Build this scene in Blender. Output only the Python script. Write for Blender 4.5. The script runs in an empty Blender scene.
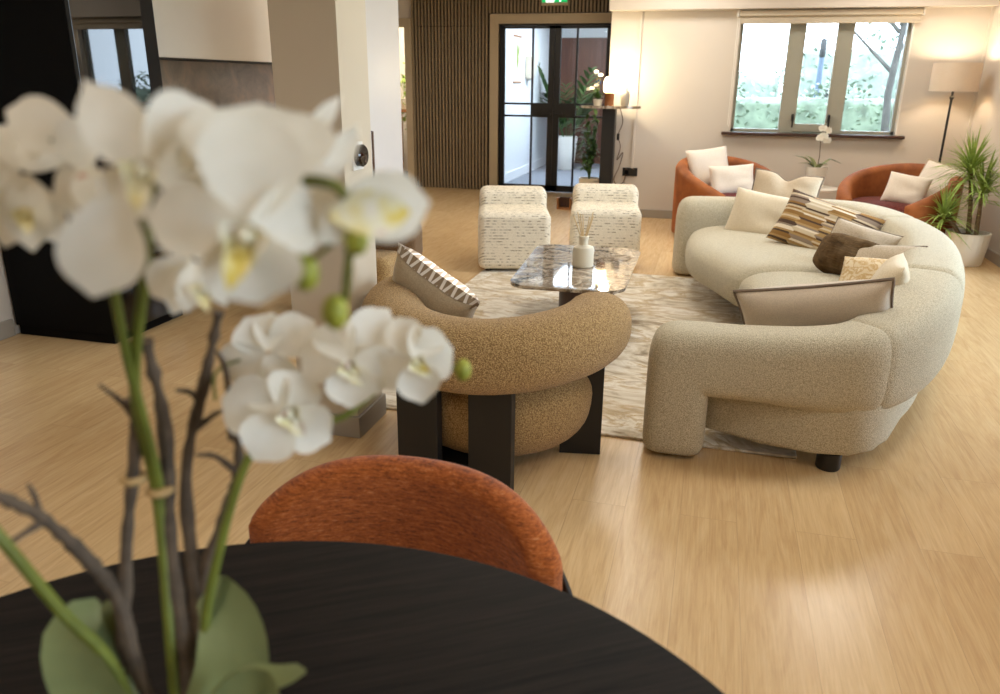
import bpy, bmesh, math, random
import numpy as np
from mathutils import Vector, Matrix
random.seed(7); RNG = np.random.default_rng(7)
S = bpy.context.scene; COL = S.collection
PI = math.pi
# ------------------------------------------------------------------ camera
FPX = 774.13; CH = 1.42
CR = Vector((0.9650371, 0.2619387, 0.0095626))
CD = Vector((0.0937621, -0.3109107, -0.9458030))
CF = Vector((-0.2447693, 0.9136316, -0.3246003))
cam = bpy.data.objects.new('camera', bpy.data.cameras.new('camera')); COL.objects.link(cam)
m = Matrix.Identity(4)
for i in range(3):
    m[i][0] = CR[i]; m[i][1] = -CD[i]; m[i][2] = -CF[i]
m.translation = (0, 0, CH); cam.matrix_world = m
cam.data.sensor_width = 36; cam.data.lens = FPX/1000*36; cam.data.clip_start = .03; cam.data.clip_end = 300
cam.data.dof.use_dof = True; cam.data.dof.focus_distance = 2.9; cam.data.dof.aperture_fstop = 4.2
S.camera = cam
def at(x, y, d):            # point at distance d on the sight line of photo pixel (x, y)
    v = (CR*((x-500)/FPX) + CD*((y-347)/FPX) + CF).normalized()
    return Vector((0, 0, CH)) + v*d
# ------------------------------------------------------------------ geometry helpers
class G:
    def __init__(s): s.v = []; s.f = []; s.bev = False
    def add(s, v, f):
        o = len(s.v); s.v += [tuple(p) for p in v]; s.f += [tuple(i+o for i in q) for q in f]; return s
    def bm(s, b):
        b.verts.index_update(); s.add([v.co[:] for v in b.verts], [[v.index for v in f.verts] for f in b.faces]); b.free(); return s
    def box(s, x0, x1, y0, y1, z0, z1, r=0, seg=2):
        b = bmesh.new(); bmesh.ops.create_cube(b, size=1)
        for v in b.verts:
            v.co = Vector(((x0+x1)/2+v.co.x*(x1-x0), (y0+y1)/2+v.co.y*(y1-y0), (z0+z1)/2+v.co.z*(z1-z0)))
        if r: s.bev = True; bmesh.ops.bevel(b, geom=b.edges[:], offset=r, segments=seg, profile=.5, affect='EDGES')
        return s.bm(b)
    def loft(s, rings, cap=True, closed=False):
        n = len(rings[0]); o = len(s.v); K = len(rings)
        for r in rings: s.v += [tuple(p) for p in r]
        for k in range(K if closed else K-1):
            a = o+k*n; c = o+((k+1) % K)*n
            for i in range(n):
                j = (i+1) % n; s.f.append((a+i, a+j, c+j, c+i))
        if cap and not closed:
            s.f.append(tuple(o+i for i in reversed(range(n)))); s.f.append(tuple(o+(K-1)*n+i for i in range(n)))
        return s
    def lathe(s, prof, n=32, c=(0, 0, 0), sx=1, sy=1):
        rings = []
        for r, z in prof:
            rings.append([(c[0]+max(r, 1e-4)*sx*math.cos(2*PI*i/n), c[1]+max(r, 1e-4)*sy*math.sin(2*PI*i/n), c[2]+z) for i in range(n)])
        return s.loft(rings)
    def tube(s, pts, rad, n=10, caps=True):
        P = [Vector(p) for p in pts]; K = len(P)
        if not hasattr(rad, '__len__'): rad = [rad]*K
        T = [(P[min(i+1, K-1)]-P[max(i-1, 0)]).normalized() for i in range(K)]
        up = Vector((0, 0, 1)) if abs(T[0].z) < .9 else Vector((1, 0, 0))
        u = T[0].cross(up).normalized(); rings = []
        for i in range(K):
            u = (u - T[i]*u.dot(T[i])).normalized(); w = T[i].cross(u)
            rings.append([P[i]+(u*math.cos(2*PI*j/n)+w*math.sin(2*PI*j/n))*rad[i] for j in range(n)])
        return s.loft(rings, caps)
    def prism(s, poly, z0, z1, r=0, seg=2):
        b = bmesh.new(); n = len(poly)
        lo = [b.verts.new((p[0], p[1], z0)) for p in poly]; hi = [b.verts.new((p[0], p[1], z1)) for p in poly]
        b.faces.new(lo[::-1]); b.faces.new(hi)
        for i in range(n): b.faces.new((lo[i], lo[(i+1) % n], hi[(i+1) % n], hi[i]))
        if r:
            ed = [e for e in b.edges if abs(e.verts[0].co.z-e.verts[1].co.z) < 1e-6]
            bmesh.ops.bevel(b, geom=ed, offset=r, segments=seg, profile=.5, affect='EDGES')
        return s.bm(b)
    def sph(s, c, r, n=16, m=10):
        if not hasattr(r, '__len__'): r = (r, r, r)
        prof = [(math.sin(PI*k/m), -math.cos(PI*k/m)) for k in range(m+1)]
        g = G().lathe(prof, n); return s.add([(c[0]+p[0]*r[0], c[1]+p[1]*r[1], c[2]+p[2]*r[2]) for p in g.v], g.f)
    def xf(s, M): s.v = [tuple(M @ Vector(p)) for p in s.v]; return s
    def join(s, g): return s.add(g.v, g.f)

def spline(pts, n):
    P = np.array(pts, float); K = len(P); out = []
    Q = np.vstack([2*P[0]-P[1], P, 2*P[-1]-P[-2]])
    for i in range(K-1):
        a, b, c, d = Q[i], Q[i+1], Q[i+2], Q[i+3]
        for k in range(n):
            t = k/n
            out.append(.5*((2*b)+(c-a)*t+(2*a-5*b+4*c-d)*t*t+(3*b-a-3*c+d)*t**3))
    out.append(P[-1]); return np.array(out)
def resample(P, n):
    P = np.array(P, float); L = np.r_[0, np.cumsum(np.linalg.norm(np.diff(P, axis=0), axis=1))]
    q = np.linspace(0, L[-1], n); return np.stack([np.interp(q, L, P[:, k]) for k in range(P.shape[1])], 1), L[-1]
def se(t, n):      # superellipse unit point
    c, s_ = math.cos(t), math.sin(t)
    return math.copysign(abs(c)**(2/n), c), math.copysign(abs(s_)**(2/n), s_)

def obj(name, g, mat, parent=None, smooth=True, world=False, auto=None):
    me = bpy.data.meshes.new(name)
    v = g.v
    if world and parent is not None:
        Mi = parent.matrix_basis.inverted(); v = [tuple(Mi @ Vector(p)) for p in v]
    me.from_pydata(v, [], g.f); me.validate()
    b = bmesh.new(); b.from_mesh(me); bmesh.ops.recalc_face_normals(b, faces=b.faces[:]); b.to_mesh(me); b.free()
    if smooth:
        me.polygons.foreach_set('use_smooth', [True]*len(me.polygons))
        me.set_sharp_from_angle(angle=math.radians(auto or 38))
    me.materials.append(mat)
    o = bpy.data.objects.new(name, me); COL.objects.link(o)
    if parent is not None: o.parent = parent
    if g.bev and smooth: o.modifiers.new('weighted normals', 'WEIGHTED_NORMAL').weight = 100
    return o
def tag(o, label, cat, group=None, kind=None):
    if label: o['label'] = label
    if cat: o['category'] = cat
    if group: o['group'] = group
    if kind: o['kind'] = kind
    return o
def thing(name, label, cat, loc=(0, 0, 0), rz=0, group=None):
    o = bpy.data.objects.new(name, None); COL.objects.link(o); o.empty_display_size = .1
    o.location = loc; o.rotation_euler = (0, 0, rz); o.matrix_basis = Matrix.Translation(loc) @ Matrix.Rotation(rz, 4, 'Z')
    return tag(o, label, cat, group)
def struct(name, g, mat, parent=None, smooth=False):
    o = obj(name, g, mat, parent, smooth)
    if parent is None: o['kind'] = 'structure'
    return o
def dup(root, loc, rz, label, group=None):
    r = root.copy(); COL.objects.link(r); r.location = loc; r.rotation_euler = (0, 0, rz); r['label'] = label
    if group: r['group'] = group
    for ch in list(root.children):
        c = ch.copy(); COL.objects.link(c); c.parent = r
        for g_ in ch.children:
            d = g_.copy(); COL.objects.link(d); d.parent = c
    return r
# ------------------------------------------------------------------ materials
def L(r, g, b):    # sRGB 0-255 to linear
    f = lambda c: ((c/255+.055)/1.055)**2.4 if c > 10 else c/255/12.92
    return (f(r), f(g), f(b), 1)
class N:
    def __init__(s, name):
        s.m = bpy.data.materials.new(name); s.m.use_nodes = True; s.t = s.m.node_tree; s.t.nodes.clear()
        s.out = s.n('ShaderNodeOutputMaterial'); s.b = s.n('ShaderNodeBsdfPrincipled'); s.l(s.b.outputs[0], s.out.inputs[0])
    def n(s, typ, **kw):
        nd = s.t.nodes.new(typ)
        for k, v in kw.items():
            if k.startswith('i_'):
                nd.inputs[k[2:].replace('_', ' ')].default_value = v
            else: setattr(nd, k, v)
        return nd
    def l(s, a, b): s.t.links.new(a, b)
    def coord(s, scale=(1, 1, 1), rot=(0, 0, 0), loc=(0, 0, 0), out='Object'):
        c = s.n('ShaderNodeTexCoord'); mp = s.n('ShaderNodeMapping')
        mp.inputs['Scale'].default_value = scale; mp.inputs['Rotation'].default_value = rot; mp.inputs['Location'].default_value = loc
        s.l(c.outputs[out], mp.inputs[0]); return mp.outputs[0]
    def noise(s, vec, scale, detail=3, rough=.5, dist=0):
        t = s.n('ShaderNodeTexNoise'); t.inputs['Scale'].default_value = scale; t.inputs['Detail'].default_value = detail
        t.inputs['Roughness'].default_value = rough; t.inputs['Distortion'].default_value = dist; s.l(vec, t.inputs['Vector']); return t.outputs[0]
    def ramp(s, fac, stops, interp='LINEAR'):
        r = s.n('ShaderNodeValToRGB'); e = r.color_ramp; e.interpolation = interp
        while len(e.elements) > 1: e.elements.remove(e.elements[-1])
        e.elements[0].position = stops[0][0]; e.elements[0].color = stops[0][1]
        for p, c in stops[1:]:
            q = e.elements.new(p); q.color = c
        s.l(fac, r.inputs[0]); return r.outputs[0]
    def math(s, op, a, b=None, c=None):
        q = s.n('ShaderNodeMath', operation=op)
        for i, v in enumerate((a, b, c)):
            if v is None: continue
            if isinstance(v, (int, float)): q.inputs[i].default_value = v
            else: s.l(v, q.inputs[i])
        return q.outputs[0]
    def mix(s, fac, a, b, typ='MIX'):
        q = s.n('ShaderNodeMix', data_type='RGBA', blend_type=typ)
        for i, v in ((0, fac), (6, a), (7, b)):
            if isinstance(v, (int, float)): q.inputs[i].default_value = v
            elif isinstance(v, tuple): q.inputs[i].default_value = v
            else: s.l(v, q.inputs[i])
        return q.outputs[2]
    def bump(s, h, strength=.3, dist=.005):
        b = s.n('ShaderNodeBump'); b.inputs['Strength'].default_value = strength; b.inputs['Distance'].default_value = dist
        s.l(h, b.inputs['Height']); s.l(b.outputs[0], s.b.inputs['Normal'])
    def col(s, c):
        if isinstance(c, tuple): s.b.inputs['Base Color'].default_value = c
        else: s.l(c, s.b.inputs['Base Color'])
    def set(s, **kw):
        for k, v in kw.items(): s.b.inputs[k.replace('_', ' ')].default_value = v
        return s
def plain(name, c, rough=.5, metal=0, var=.08, scale=6, bump=0, bscale=200, spec=.5, **kw):
    k = N(name); v = k.coord()
    f = k.noise(v, scale, 3)
    a = tuple(x*(1-var) for x in c[:3])+(1,); b = tuple(min(1, x*(1+var)) for x in c[:3])+(1,)
    k.col(k.ramp(f, [(.3, a), (.7, b)]))
    k.set(Roughness=rough, Metallic=metal, Specular_IOR_Level=spec, **kw)
    if bump: k.bump(k.noise(v, bscale, 2), bump, .003)
    return k.m
def fabric(name, c0, c1, scale=170, bump=.6, rough=.95, c2=None, dist=.004, sheen=.15):
    k = N(name); v = k.coord()
    vo = k.n('ShaderNodeTexVoronoi'); vo.inputs['Scale'].default_value = scale; k.l(v, vo.inputs['Vector'])
    nz = k.noise(v, scale*.8, 4, .7)
    h = k.math('ADD', k.math('MULTIPLY', nz, .9), k.math('MULTIPLY', k.math('SUBTRACT', .6, vo.outputs['Distance']), .45))
    st = [(.36, c0), (.68, c1)]
    if c2: st.append((.8, c2))
    k.col(k.ramp(h, st)); k.bump(h, bump, dist)
    k.set(Roughness=rough, Specular_IOR_Level=.15, Sheen_Weight=sheen, Sheen_Roughness=.5)
    return k.m
def emit(name, c, st):
    k = N(name); k.set(Emission_Strength=st, Roughness=.5); k.b.inputs['Base Color'].default_value = c; k.b.inputs['Emission Color'].default_value = c
    return k.m
def glass(name, tint=(1, 1, 1, 1), fr=1.45, rough=0):
    k = N(name); tr = k.n('ShaderNodeBsdfTransparent'); tr.inputs[0].default_value = tint
    gl = k.n('ShaderNodeBsdfGlossy'); gl.inputs['Roughness'].default_value = rough
    fe = k.n('ShaderNodeFresnel'); fe.inputs[0].default_value = fr
    mx = k.n('ShaderNodeMixShader'); k.l(fe.outputs[0], mx.inputs[0]); k.l(tr.outputs[0], mx.inputs[1]); k.l(gl.outputs[0], mx.inputs[2]); k.l(mx.outputs[0], k.out.inputs[0])
    return k.m
M = {}
M['wall'] = plain('wall paint', L(208, 199, 188), .85, var=.015, scale=2, bump=.05, bscale=300)
M['white_wall'] = plain('corridor paint', L(232, 234, 236), .7, var=.01)
M['column'] = plain('column paint', L(200, 186, 164), .8, var=.015, scale=2)
M['ceiling'] = plain('ceiling paint', L(235, 230, 222), .9, var=.01)
M['baseboard'] = plain('grey skirting paint', L(158, 150, 138), .5, var=.02)
M['cabinet'] = plain('cream cabinet lacquer', L(224, 212, 196), .35, var=.01)
M['white_cab'] = plain('white cupboard laminate', L(204, 199, 196), .4, var=.01)
M['trim'] = plain('door trim paint', L(176, 160, 134), .5, var=.02)
M['black'] = plain('black powder coat', L(24, 22, 21), .45, var=.05)
M['black_gloss'] = plain('black gloss', L(8, 8, 9), .015, var=.02, IOR=1.62)
M['black_matt'] = plain('black matt panel', L(7, 6, 6), .6, var=.04, spec=.1)
M['chrome'] = plain('brushed bronze', L(110, 90, 75), .3, 1, var=.04)
M['sill'] = plain('dark stained sill', L(62, 36, 26), .4, var=.15, scale=20)
M['winframe'] = plain('window frame lacquer', L(158, 156, 142), .45, var=.02)
M['blind'] = plain('blind fabric', L(196, 184, 164), .9, var=.02, scale=80)
M['white'] = plain('white ceramic', L(232, 228, 220), .4, var=.02)
M['ceramic'] = plain('cream ceramic', L(214, 204, 182), .5, var=.03)
M['soil'] = plain('soil', L(62, 44, 30), .95, var=.4, scale=60, bump=.8, bscale=120)
M['glass'] = glass('window glass'); M['door_glass'] = glass('door glass', (.92, .95, .97, 1))
def wood(name, c0, c1, axis='Y', sc=1, rough=.4, spec=.5):
    k = N(name); s = {'X': (1.2, 26, 26), 'Y': (26, 1.2, 26), 'Z': (26, 26, 1.2)}[axis]
    f = k.noise(k.coord(tuple(x*sc for x in s)), 3, 5, .65, .6); k.col(k.ramp(f, [(.3, c0), (.7, c1)])); k.set(Roughness=rough, Specular_IOR_Level=spec); k.bump(f, .12, .002)
    return k.m
M['walnut'] = wood('dark walnut', L(48, 26, 18), L(84, 50, 34), 'Z')
M['oakbox'] = wood('oak box', L(140, 92, 52), L(182, 126, 78), 'Z')
M['panelwood'] = wood('brown wood panel', L(84, 50, 36), L(116, 72, 52), 'Z', .7)
def m_floor():
    k = N('oak plank floor'); tc = k.n('ShaderNodeTexCoord'); sp = k.n('ShaderNodeSeparateXYZ'); k.l(tc.outputs['Object'], sp.inputs[0])
    cb = k.n('ShaderNodeCombineXYZ'); k.l(sp.outputs[1], cb.inputs[0]); k.l(sp.outputs[0], cb.inputs[1])
    br = k.n('ShaderNodeTexBrick'); br.offset = .37; br.offset_frequency = 2
    for a, v in (('Scale', 1), ('Mortar Size', .0012), ('Mortar Smooth', .2), ('Bias', 0), ('Brick Width', 1.5), ('Row Height', .19)): br.inputs[a].default_value = v
    br.inputs['Color1'].default_value = (.2, .2, .2, 1); br.inputs['Color2'].default_value = (.8, .8, .8, 1); br.inputs['Mortar'].default_value = (.5, .5, .5, 1)
    k.l(cb.outputs[0], br.inputs['Vector'])
    # per-plank shift of the grain
    off = k.n('ShaderNodeVectorMath', operation='MULTIPLY_ADD'); off.inputs[1].default_value = (0, 7.3, 3.1)
    k.l(br.outputs['Color'], off.inputs[0]); k.l(tc.outputs['Object'], off.inputs[2])
    mp = k.n('ShaderNodeMapping'); mp.inputs['Scale'].default_value = (7, .75, 1); k.l(off.outputs[0], mp.inputs[0])
    g1 = k.noise(mp.outputs[0], 2.0, 5, .6, 2.6)
    mp2 = k.n('ShaderNodeMapping'); mp2.inputs['Scale'].default_value = (60, 2.2, 1); k.l(off.outputs[0], mp2.inputs[0])
    g2 = k.noise(mp2.outputs[0], 3, 4, .6)
    c = k.ramp(g1, [(.25, L(188, 150, 102)), (.5, L(214, 178, 128)), (.75, L(226, 196, 150))])
    c = k.mix(.3, c, k.ramp(g2, [(.3, L(178, 140, 94)), (.65, L(230, 200, 152))]))
    c = k.mix(.22, c, k.ramp(br.outputs['Color'], [(.2, L(190, 152, 108)), (.8, L(230, 200, 154))]))
    c = k.mix(k.math('MULTIPLY', br.outputs['Fac'], .3), c, L(140, 106, 70))
    k.col(c); k.set(Roughness=.27, Specular_IOR_Level=.55)
    k.bump(k.math('SUBTRACT', k.math('MULTIPLY', g2, .3), br.outputs['Fac']), .15, .002)
    return k.m
M['floor'] = m_floor()
M['boucle'] = fabric('tan boucle', L(134, 104, 64), L(202, 168, 116), 230, .9, c2=L(220, 192, 142))
M['shaded_boucle'] = fabric('shaded tan boucle', L(84, 60, 38), L(140, 106, 70), 230, .9)  # tan boucle in a darker colour, painting in the shade on a chair back
M['cream_boucle'] = fabric('cream boucle', L(172, 161, 136), L(220, 210, 186), 250, .8, c2=L(226, 216, 194))
M['linen_cream'] = fabric('cream linen', L(206, 190, 162), L(226, 212, 188), 260, .3)
M['linen_white'] = fabric('white linen', L(226, 212, 196), L(242, 232, 220), 260, .25)
M['linen_beige'] = fabric('beige linen', L(184, 164, 138), L(206, 188, 162), 260, .3)
M['greige'] = fabric('greige velvet', L(196, 180, 162), L(212, 196, 176), 260, .12, sheen=.3)
M['taupe'] = fabric('taupe linen', L(176, 160, 138), L(206, 190, 168), 240, .3)
M['piping'] = plain('grey brown piping', L(120, 104, 90), .8, var=.1, scale=80)
M['sage'] = fabric('taupe satin', L(170, 152, 124), L(186, 167, 138), 200, .12, rough=.55, sheen=.3)
def m_velvet():
    k = N('rust velvet'); v = k.coord(); f = k.noise(v, 5, 4, .6)
    lw = k.n('ShaderNodeLayerWeight'); lw.inputs[0].default_value = .35
    c = k.ramp(f, [(.3, L(122, 66, 34)), (.7, L(168, 100, 54))]); k.col(c)
    k.set(Roughness=.6, Sheen_Weight=.3, Sheen_Roughness=.35, Specular_IOR_Level=.25); k.b.inputs['Sheen Tint'].default_value = L(230, 150, 90)
    k.bump(k.noise(v, 90, 2), .15, .003); return k.m
M['velvet'] = m_velvet()
M['velvet_seat'] = fabric('plum velvet seat', L(88, 40, 36), L(116, 56, 50), 60, .15, sheen=.08)
def m_chenille():
    k = N('orange chenille'); v = k.coord((16, 16, 95)); f = k.noise(v, 2.4, 5, .8, .4); f2 = k.noise(k.coord((60, 60, 150)), 2.2, 3, .7)
    c = k.ramp(f, [(.34, L(60, 26, 8)), (.47, L(146, 74, 24)), (.6, L(184, 102, 42)), (.72, L(232, 176, 128))])
    c = k.mix(.35, c, k.ramp(f2, [(.35, L(110, 44, 10)), (.7, L(224, 128, 66))]))
    k.col(c); k.bump(f, .6, .004); k.set(Roughness=.9, Sheen_Weight=.2, Specular_IOR_Level=.15); return k.m
M['chenille'] = m_chenille()
def m_stool():
    k = N('cream dash weave'); tc = k.n('ShaderNodeTexCoord'); sp = k.n('ShaderNodeSeparateXYZ'); k.l(tc.outputs['Object'], sp.inputs[0])
    zz = k.math('MULTIPLY', k.math('ADD', sp.outputs[2], k.math('MULTIPLY', sp.outputs[1], .9)), 44)
    row = k.math('FLOOR', zz); fr = k.math('FRACT', zz)
    cb = k.n('ShaderNodeCombineXYZ'); k.l(k.math('MULTIPLY', k.math('ADD', sp.outputs[0], k.math('MULTIPLY', sp.outputs[1], .6)), 26), cb.inputs[0]); k.l(k.math('MULTIPLY', row, 7.7), cb.inputs[1])
    f = k.noise(cb.outputs[0], 1, 2, .6)
    band = k.math('LESS_THAN', k.math('ABSOLUTE', k.math('SUBTRACT', fr, .5)), .17)
    dash = k.math('MULTIPLY', band, k.math('MULTIPLY', k.math('SUBTRACT', f, .47), 6)); dash = k.math('MINIMUM', k.math('MAXIMUM', dash, 0), .85)
    base = k.ramp(k.noise(k.coord(), 180, 3), [(.3, L(208, 196, 172)), (.7, L(240, 230, 212))])
    k.col(k.mix(dash, base, L(132, 116, 94))); k.set(Roughness=.95, Specular_IOR_Level=.1)
    k.bump(k.math('ADD', k.math('MULTIPLY', fr, .5), k.noise(k.coord(), 160, 3)), .4, .004); return k.m
M['dash'] = m_stool()
def m_rug():
    k = N('abstract wool rug'); v = k.coord((1.0, 2.0, 1)); 
    f = k.noise(v, 2.1, 7, .62, 1.1); f2 = k.noise(k.coord((1.5, 3, 1), loc=(3, 1, 0)), 1.7, 7, .66, 1.6)
    c = k.ramp(f, [(.32, L(140, 120, 94)), (.42, L(206, 192, 168)), (.5, L(232, 224, 210)), (.55, L(190, 166, 126)), (.64, L(238, 231, 220))])
    c = k.mix(k.ramp(f2, [(.53, (0, 0, 0, 1)), (.62, (.6, .6, .6, 1))]), c, L(164, 142, 112))
    c = k.mix(k.ramp(f2, [(.3, (.6, .6, .6, 1)), (.4, (0, 0, 0, 1))]), c, L(236, 228, 216))
    k.col(c); k.set(Roughness=.9, Specular_IOR_Level=.15, Sheen_Weight=.2); k.bump(k.math('ADD', f2, k.noise(k.coord(), 260, 2)), .3, .006); return k.m
M['rug'] = m_rug()
def m_marble():
    k = N('brown marble'); v = k.coord(); f = k.noise(v, 3.2, 8, .6, 1.5); f2 = k.noise(k.coord(loc=(2.1, .4, 0)), 4.6, 3, .5, 1.0); f3 = k.noise(k.coord(loc=(5, 3, 0)), 6, 8, .7, 2)
    c = k.ramp(f, [(.28, L(80, 66, 54)), (.45, L(132, 114, 94)), (.52, L(186, 172, 152)), (.58, L(112, 94, 76)), (.75, L(150, 134, 112))])
    c = k.mix(k.ramp(f2, [(.62, (0, 0, 0, 1)), (.66, (.85, .85, .85, 1))]), c, L(38, 34, 36))
    c = k.mix(k.ramp(f3, [(.485, (0, 0, 0, 1)), (.5, (.7, .7, .7, 1)), (.515, (0, 0, 0, 1))]), c, L(232, 224, 210))
    k.col(c); k.set(Roughness=.04, IOR=1.7); return k.m
M['marble'] = m_marble()
M['table_oak'] = wood('black stained oak', L(8, 7, 6), L(38, 31, 27), 'X', 1.5, .62, .12)
M['splash'] = N('brown stone splash'); k = M['splash']; f = k.noise(k.coord(), 4.5, 8, .65, .8)
k.col(k.ramp(f, [(.3, L(122, 106, 94)), (.5, L(146, 126, 110)), (.66, L(170, 138, 114))])); k.set(Roughness=.4); M['splash'] = k.m
def m_stripe():
    k = N('striped patch weave'); tc = k.n('ShaderNodeTexCoord'); sp = k.n('ShaderNodeSeparateXYZ'); k.l(tc.outputs['Object'], sp.inputs[0])
    cx = k.math('FLOOR', k.math('MULTIPLY', k.math('ADD', sp.outputs[0], k.math('MULTIPLY', k.math('SINE', k.math('MULTIPLY', sp.outputs[1], 150)), .012)), 6.5))
    ry = k.math('FLOOR', k.math('ADD', k.math('MULTIPLY', sp.outputs[1], 84), k.math('MULTIPLY', cx, .45)))
    cb = k.n('ShaderNodeCombineXYZ'); k.l(cx, cb.inputs[0]); k.l(ry, cb.inputs[1])
    wn = k.n('ShaderNodeTexWhiteNoise', noise_dimensions='2D'); k.l(cb.outputs[0], wn.inputs['Vector'])
    k.col(k.ramp(wn.outputs['Value'], [(0, L(206, 188, 158)), (.26, L(148, 112, 66)), (.45, L(86, 68, 56)), (.58, L(178, 146, 98)), (.72, L(148, 130, 114)), (.86, L(230, 216, 194))], 'CONSTANT'))
    k.set(Roughness=.9, Specular_IOR_Level=.15); k.bump(k.noise(k.coord(), 200, 2), .4, .004); return k.m
M['stripe'] = m_stripe()
def m_fur():
    k = N('brown faux fur'); v = k.coord((1, 7, 7)); f = k.noise(v, 9, 6, .75, .8); f2 = k.noise(k.coord((2, 1, 1)), 7, 4)
    c = k.ramp(f, [(.3, L(46, 32, 14)), (.55, L(98, 74, 42)), (.75, L(142, 112, 72))]); k.col(k.mix(.4, c, k.ramp(f2, [(.35, L(60, 44, 32)), (.65, L(140, 118, 92))])))
    k.bump(f, .9, .012); k.set(Roughness=.9, Sheen_Weight=.0, Specular_IOR_Level=.1); return k.m
M['fur'] = m_fur()
def m_gold():
    k = N('gold patterned jacquard'); v = k.coord(); f = k.noise(v, 22, 3, .6, .6)
    k.col(k.ramp(f, [(.45, L(222, 204, 170)), (.55, L(196, 160, 104)), (.62, L(228, 212, 180))])); k.set(Roughness=.7); return k.m
M['gold'] = m_gold()
def m_chev():
    k = N('satin with silver chevron band'); tc = k.n('ShaderNodeTexCoord'); sp = k.n('ShaderNodeSeparateXYZ'); k.l(tc.outputs['Object'], sp.inputs[0])
    z = k.math('ADD', k.math('MULTIPLY', sp.outputs[1], 24), k.math('MULTIPLY', k.math('ABSOLUTE', k.math('SUBTRACT', k.math('FRACT', k.math('MULTIPLY', sp.outputs[0], 18)), .5)), 2.2))
    f = k.math('LESS_THAN', k.math('FRACT', z), .5)
    k.col(k.mix(f, L(138, 118, 94), L(222, 214, 204))); k.set(Roughness=.3, Metallic=.35); return k.m
M['chev'] = m_chev()
def m_petal():
    k = N('white orchid petal'); f = k.noise(k.coord(), 60, 3)
    c = k.ramp(f, [(.3, L(234, 229, 216)), (.7, L(246, 242, 232))]); k.col(c); k.set(Roughness=.55, Specular_IOR_Level=.3)
    tl = k.n('ShaderNodeBsdfTranslucent'); tl.inputs[0].default_value = L(246, 236, 214)
    mx = k.n('ShaderNodeMixShader'); mx.inputs[0].default_value = .3; k.l(k.b.outputs[0], mx.inputs[1]); k.l(tl.outputs[0], mx.inputs[2]); k.l(mx.outputs[0], k.out.inputs[0])
    return k.m
M['petal'] = m_petal()
def m_lip():
    k = N('orchid lip'); f = k.noise(k.coord(), 70, 2); k.col(k.ramp(f, [(.34, L(232, 206, 96)), (.46, L(242, 230, 176)), (.6, L(246, 240, 222)), (.74, L(222, 172, 150))])); k.set(Roughness=.5); return k.m
M['lip'] = m_lip()
M['bud'] = plain('orchid bud', L(164, 166, 60), .5, var=.25, scale=50)
M['stem'] = plain('orchid stem', L(110, 116, 42), .5, var=.25, scale=30)
M['twig'] = plain('brown twig', L(92, 76, 60), .8, var=.35, scale=60, bump=.6, bscale=160)
M['orchid_leaf'] = plain('orchid leaf', L(126, 134, 88), .42, var=.2, scale=16)
M['leaf'] = plain('green leaf', L(150, 172, 84), .5, var=.3, scale=20)
M['palm'] = plain('palm leaf', L(62, 92, 40), .5, var=.3, scale=20)
M['bark'] = plain('plant cane', L(120, 98, 72), .8, var=.3, scale=50, bump=.5, bscale=90)
M['raffia'] = plain('raffia', L(190, 156, 104), .8)
M['shade'] = None
M['reed'] = plain('pale reed', L(206, 178, 132), .7)
M['carpet'] = plain('grey corridor carpet', L(128, 132, 140), .9, var=.15, scale=120)
M['slat'] = wood('slat veneer', L(118, 103, 80), L(150, 132, 104), 'Z', 1, .5)
M['felt'] = plain('black felt backing', L(30, 26, 23), .95, var=.05)
# ================================================================== the setting
B = lambda *a, **k: G().box(*a, **k)
struct('floor', B(-5.4, 2.6, -2.8, 10.5, -.1, 0), M['floor'])
struct('ceiling', B(-5.4, 2.6, -2.8, 10.6, 2.6, 2.7), M['ceiling'])
g = B(-1.175, .13, 8.77, 8.97, 0, 2.6).box(1.73, 2.58, 8.77, 8.97, 0, 2.6).box(.13, 1.73, 8.77, 8.97, 0, .93).box(.13, 1.73, 8.77, 8.97, 2.14, 2.6).box(-1.175, -1.05, 8.97, 10.5, 0, 2.6)
struct('wall_front', g, M['wall'])
g = B(2.38, 2.58, -2.8, -.9, 0, 2.6).box(2.38, 2.58, 1.5, 3.4, 0, 2.6).box(2.38, 2.58, 6.9, 8.77, 0, 2.6)
for a, b, za, zb in ((-.9, 1.5, .9, 2.12), (3.4, 6.9, .06, 2.36)): g.box(2.38, 2.58, a, b, 0, za).box(2.38, 2.58, a, b, zb, 2.6)
struct('wall_right', g, M['wall'])
struct('wall_left', B(-4.03, -3.83, -2.8, 7.2, 0, 2.6).box(-5.4, -3.83, 7.0, 7.2, 0, 2.6).box(-5.4, -5.2, 7.2, 12.4, 0, 2.6), M['wall'])
struct('wall_rear', B(-4.03, 2.58, -2.8, -2.6, 0, 2.6), M['wall'])
struct('trim_1', B(-1.19, 2.38, 8.64, 8.77, 2.12, 2.6, r=.006), M['wall'])           # boxed beam over the window
struct('trim_2', B(-.88, -.855, 8.748, 8.77, .53, 2.12), M['wall'])                    # cable trunking beside the lamp console
struct('trim_3', B(2.357, 2.38, 8.745, 8.77, .1, 2.12), M['wall'])
struct('baseboard_front', B(-1.175, 2.38, 8.752, 8.77, 0, .09, r=.004), M['baseboard'])
struct('baseboard_right', B(2.362, 2.38, 6.92, 8.752, 0, .09, r=.004), M['baseboard'])
struct('baseboard_left', B(-3.83, -3.812, -2.6, 3.39, 0, .1, r=.004), M['baseboard'])
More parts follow.
